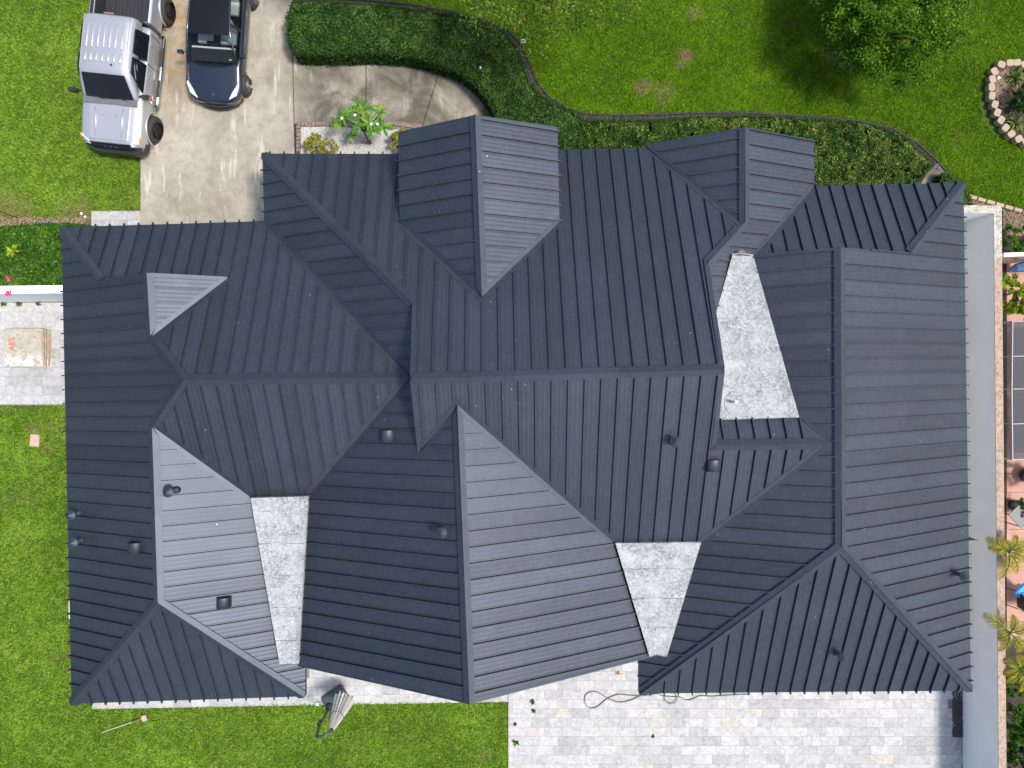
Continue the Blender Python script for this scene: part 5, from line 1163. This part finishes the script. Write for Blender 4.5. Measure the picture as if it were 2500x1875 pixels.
for sg in (-1, 1):
    rail = [(sg * .80, -.38, .955), (sg * .745, -.72, 1.135), (sg * .675, -1.12, 1.36), (sg * .65, -1.5, 1.41), (sg * .625, -2.1, 1.42), (sg * .60, -2.7, 1.36), (sg * .60, -3.25, 1.15), (sg * .66, -3.45, 1.03)]
    b_ = MB(); b_.tube(rail, [.03, .032, .034, .034, .034, .036, .05, .05], 8); b_.build('roof_pillar', M['navy'], cr_, True)
    for (ya, yb, za, zb_) in ((-.62, -1.42, 1.04, 1.38), (-1.50, -2.35, 1.39, 1.39), (-2.42, -2.95, 1.37, 1.27)):
        def top(y):
            for p, q in zip(rail, rail[1:]):
                if q[1] <= y <= p[1]: t = (y - p[1]) / (q[1] - p[1]); return (p[0] + (q[0] - p[0]) * t, y, p[2] + (q[2] - p[2]) * t - .02)
        rows = [[(sg * .855, y, .93 + .02 * (-y / 3)) for y in np.linspace(ya, yb, 5)], [tuple(np.array(top(float(y))) + np.array((sg * .012, 0, 0))) for y in np.linspace(ya, yb, 5)]]
        arc_panel('side_window', rows, M['wglass'], cr_, False)
    b_ = MB(); b_.box((sg * .745, -1.46, 1.17), (.03, .07, .44), Matrix.Rotation(-sg * .40, 3, 'Y')); b_.build('door_pillar', M['black'], cr_)
    b_ = MB(); b_.tube([(sg * .845, -.55, .945), (sg * .86, -1.5, .955), (sg * .85, -2.5, .965), (sg * .80, -3.0, 1.0)], .014, 6); b_.build('belt_trim', M['black'], cr_)
    b_ = MB(); b_.tube([(sg * .85, -.68, .97), (sg * .93, -.66, 1.0)], .022, 6); b_.box((sg * 1.00, -.64, 1.03), (.18, .11, .12)); bevel(b_.build('mirror', M['navy'], cr_), .035, 3)
    quad_panel('headlight', [(sg * .50, .655, .70), (sg * .74, .50, .695), (sg * .84, .20, .79), (sg * .80, .16, .815), (sg * .62, .44, .765)], M['lens'], cr_, .03, (0, .2, 1))
    wheel(cr_, sg * .84, 0, .335, .235, math.radians(4), 'rims', 9, sg); wheel(cr_, sg * .84, -2.875, .335, .235, 0, 'rims', 9, sg)
    for y in (-1.25, -2.1): b_ = MB(); b_.box((sg * .918, y, .80), (.02, .22, .02)); b_.build('door_handle', M['chrome'], cr_)
    # seats
    for yy in (-1.35, -2.30):
        b_ = MB(); b_.box((sg * .37, yy, .70), (.50, .50, .16)); b_.box((sg * .37, yy - .26, .95), (.48, .14, .50), Matrix.Rotation(.2, 3, 'X')); b_.box((sg * .37, yy - .33, 1.20), (.26, .09, .14)); bevel(b_.build('seat', M['cream'], cr_), .05, 3)
b_ = MB(); b_.box((0, -.66, .90), (1.44, .42, .06)); bevel(b_.build('dashboard', M['black'], cr_), .02)
b_ = MB(); b_.box((0, -.885, .925), (1.40, .06, .06)); bevel(b_.build('dash_trim', M['white'], cr_), .02)
b_ = MB(); b_.box((0, -.98, .99), (.36, .02, .22), Matrix.Rotation(.35, 3, 'X')); b_.build('touch_screen', M['dglass'], cr_)
b_ = MB(); b_.box((0, -1.5, .62), (.22, 1.2, .22)); b_.build('centre_console', M['black'], cr_)
b_ = MB(); b_.tube([(-.37 + .17 * math.cos(t), -1.02 - .05 * math.sin(t), .98 + .15 * math.sin(t)) for t in [2 * PI * k / 20 for k in range(21)]], .014, 6, False); b_.build('steering_wheel', M['black'], cr_)
b_ = MB(); b_.box((-.60, -.50, 1.03), (.07, .07, .004), Matrix.Rotation(.5, 3, 'X')); b_.build('windshield_sticker', simple('lime_sticker', (.35, .62, .05), .6), cr_)
for x0_, x1_ in ((-.50, .05), (.12, .66)): b_ = MB(); b_.tube([(x0_, -.36 + .1, .965), ((x0_ + x1_) / 2, -.33, .97), (x1_, -.44, 1.0)], .010, 5); b_.build('wiper', M['black'], cr_)
b_ = MB(); b_.tube([(-.60, .62, .40), (-.35, .74, .38), (0, .78, .37), (.35, .74, .38), (.60, .62, .40)], .045, 8); b_.build('front_intake', M['black'], cr_)
b_ = MB(); b_.tube([(-.80, .42, .25), (-.62, .62, .22), (-.32, .76, .21), (0, .80, .21), (.32, .76, .21), (.62, .62, .22), (.80, .42, .25)], .035, 8); b_.build('front_lip', M['black'], cr_)
# slim T shaped emblem near the nose
zz = .735; b_ = MB(); b_.box((0, .515, zz), (.085, .014, .008)); b_.add([(-.012, .52, zz - .004), (.012, .52, zz - .004), (.003, .585, zz - .012), (-.003, .585, zz - .012), (-.012, .52, zz + .006), (.012, .52, zz + .006), (.003, .585, zz - .003), (-.003, .585, zz - .003)], [(4, 5, 6, 7), (0, 1, 5, 4), (1, 2, 6, 5), (2, 3, 7, 6), (3, 0, 4, 7)])
b_.build('emblem', M['chrome'], cr_)
bpy.context.view_layer.update()
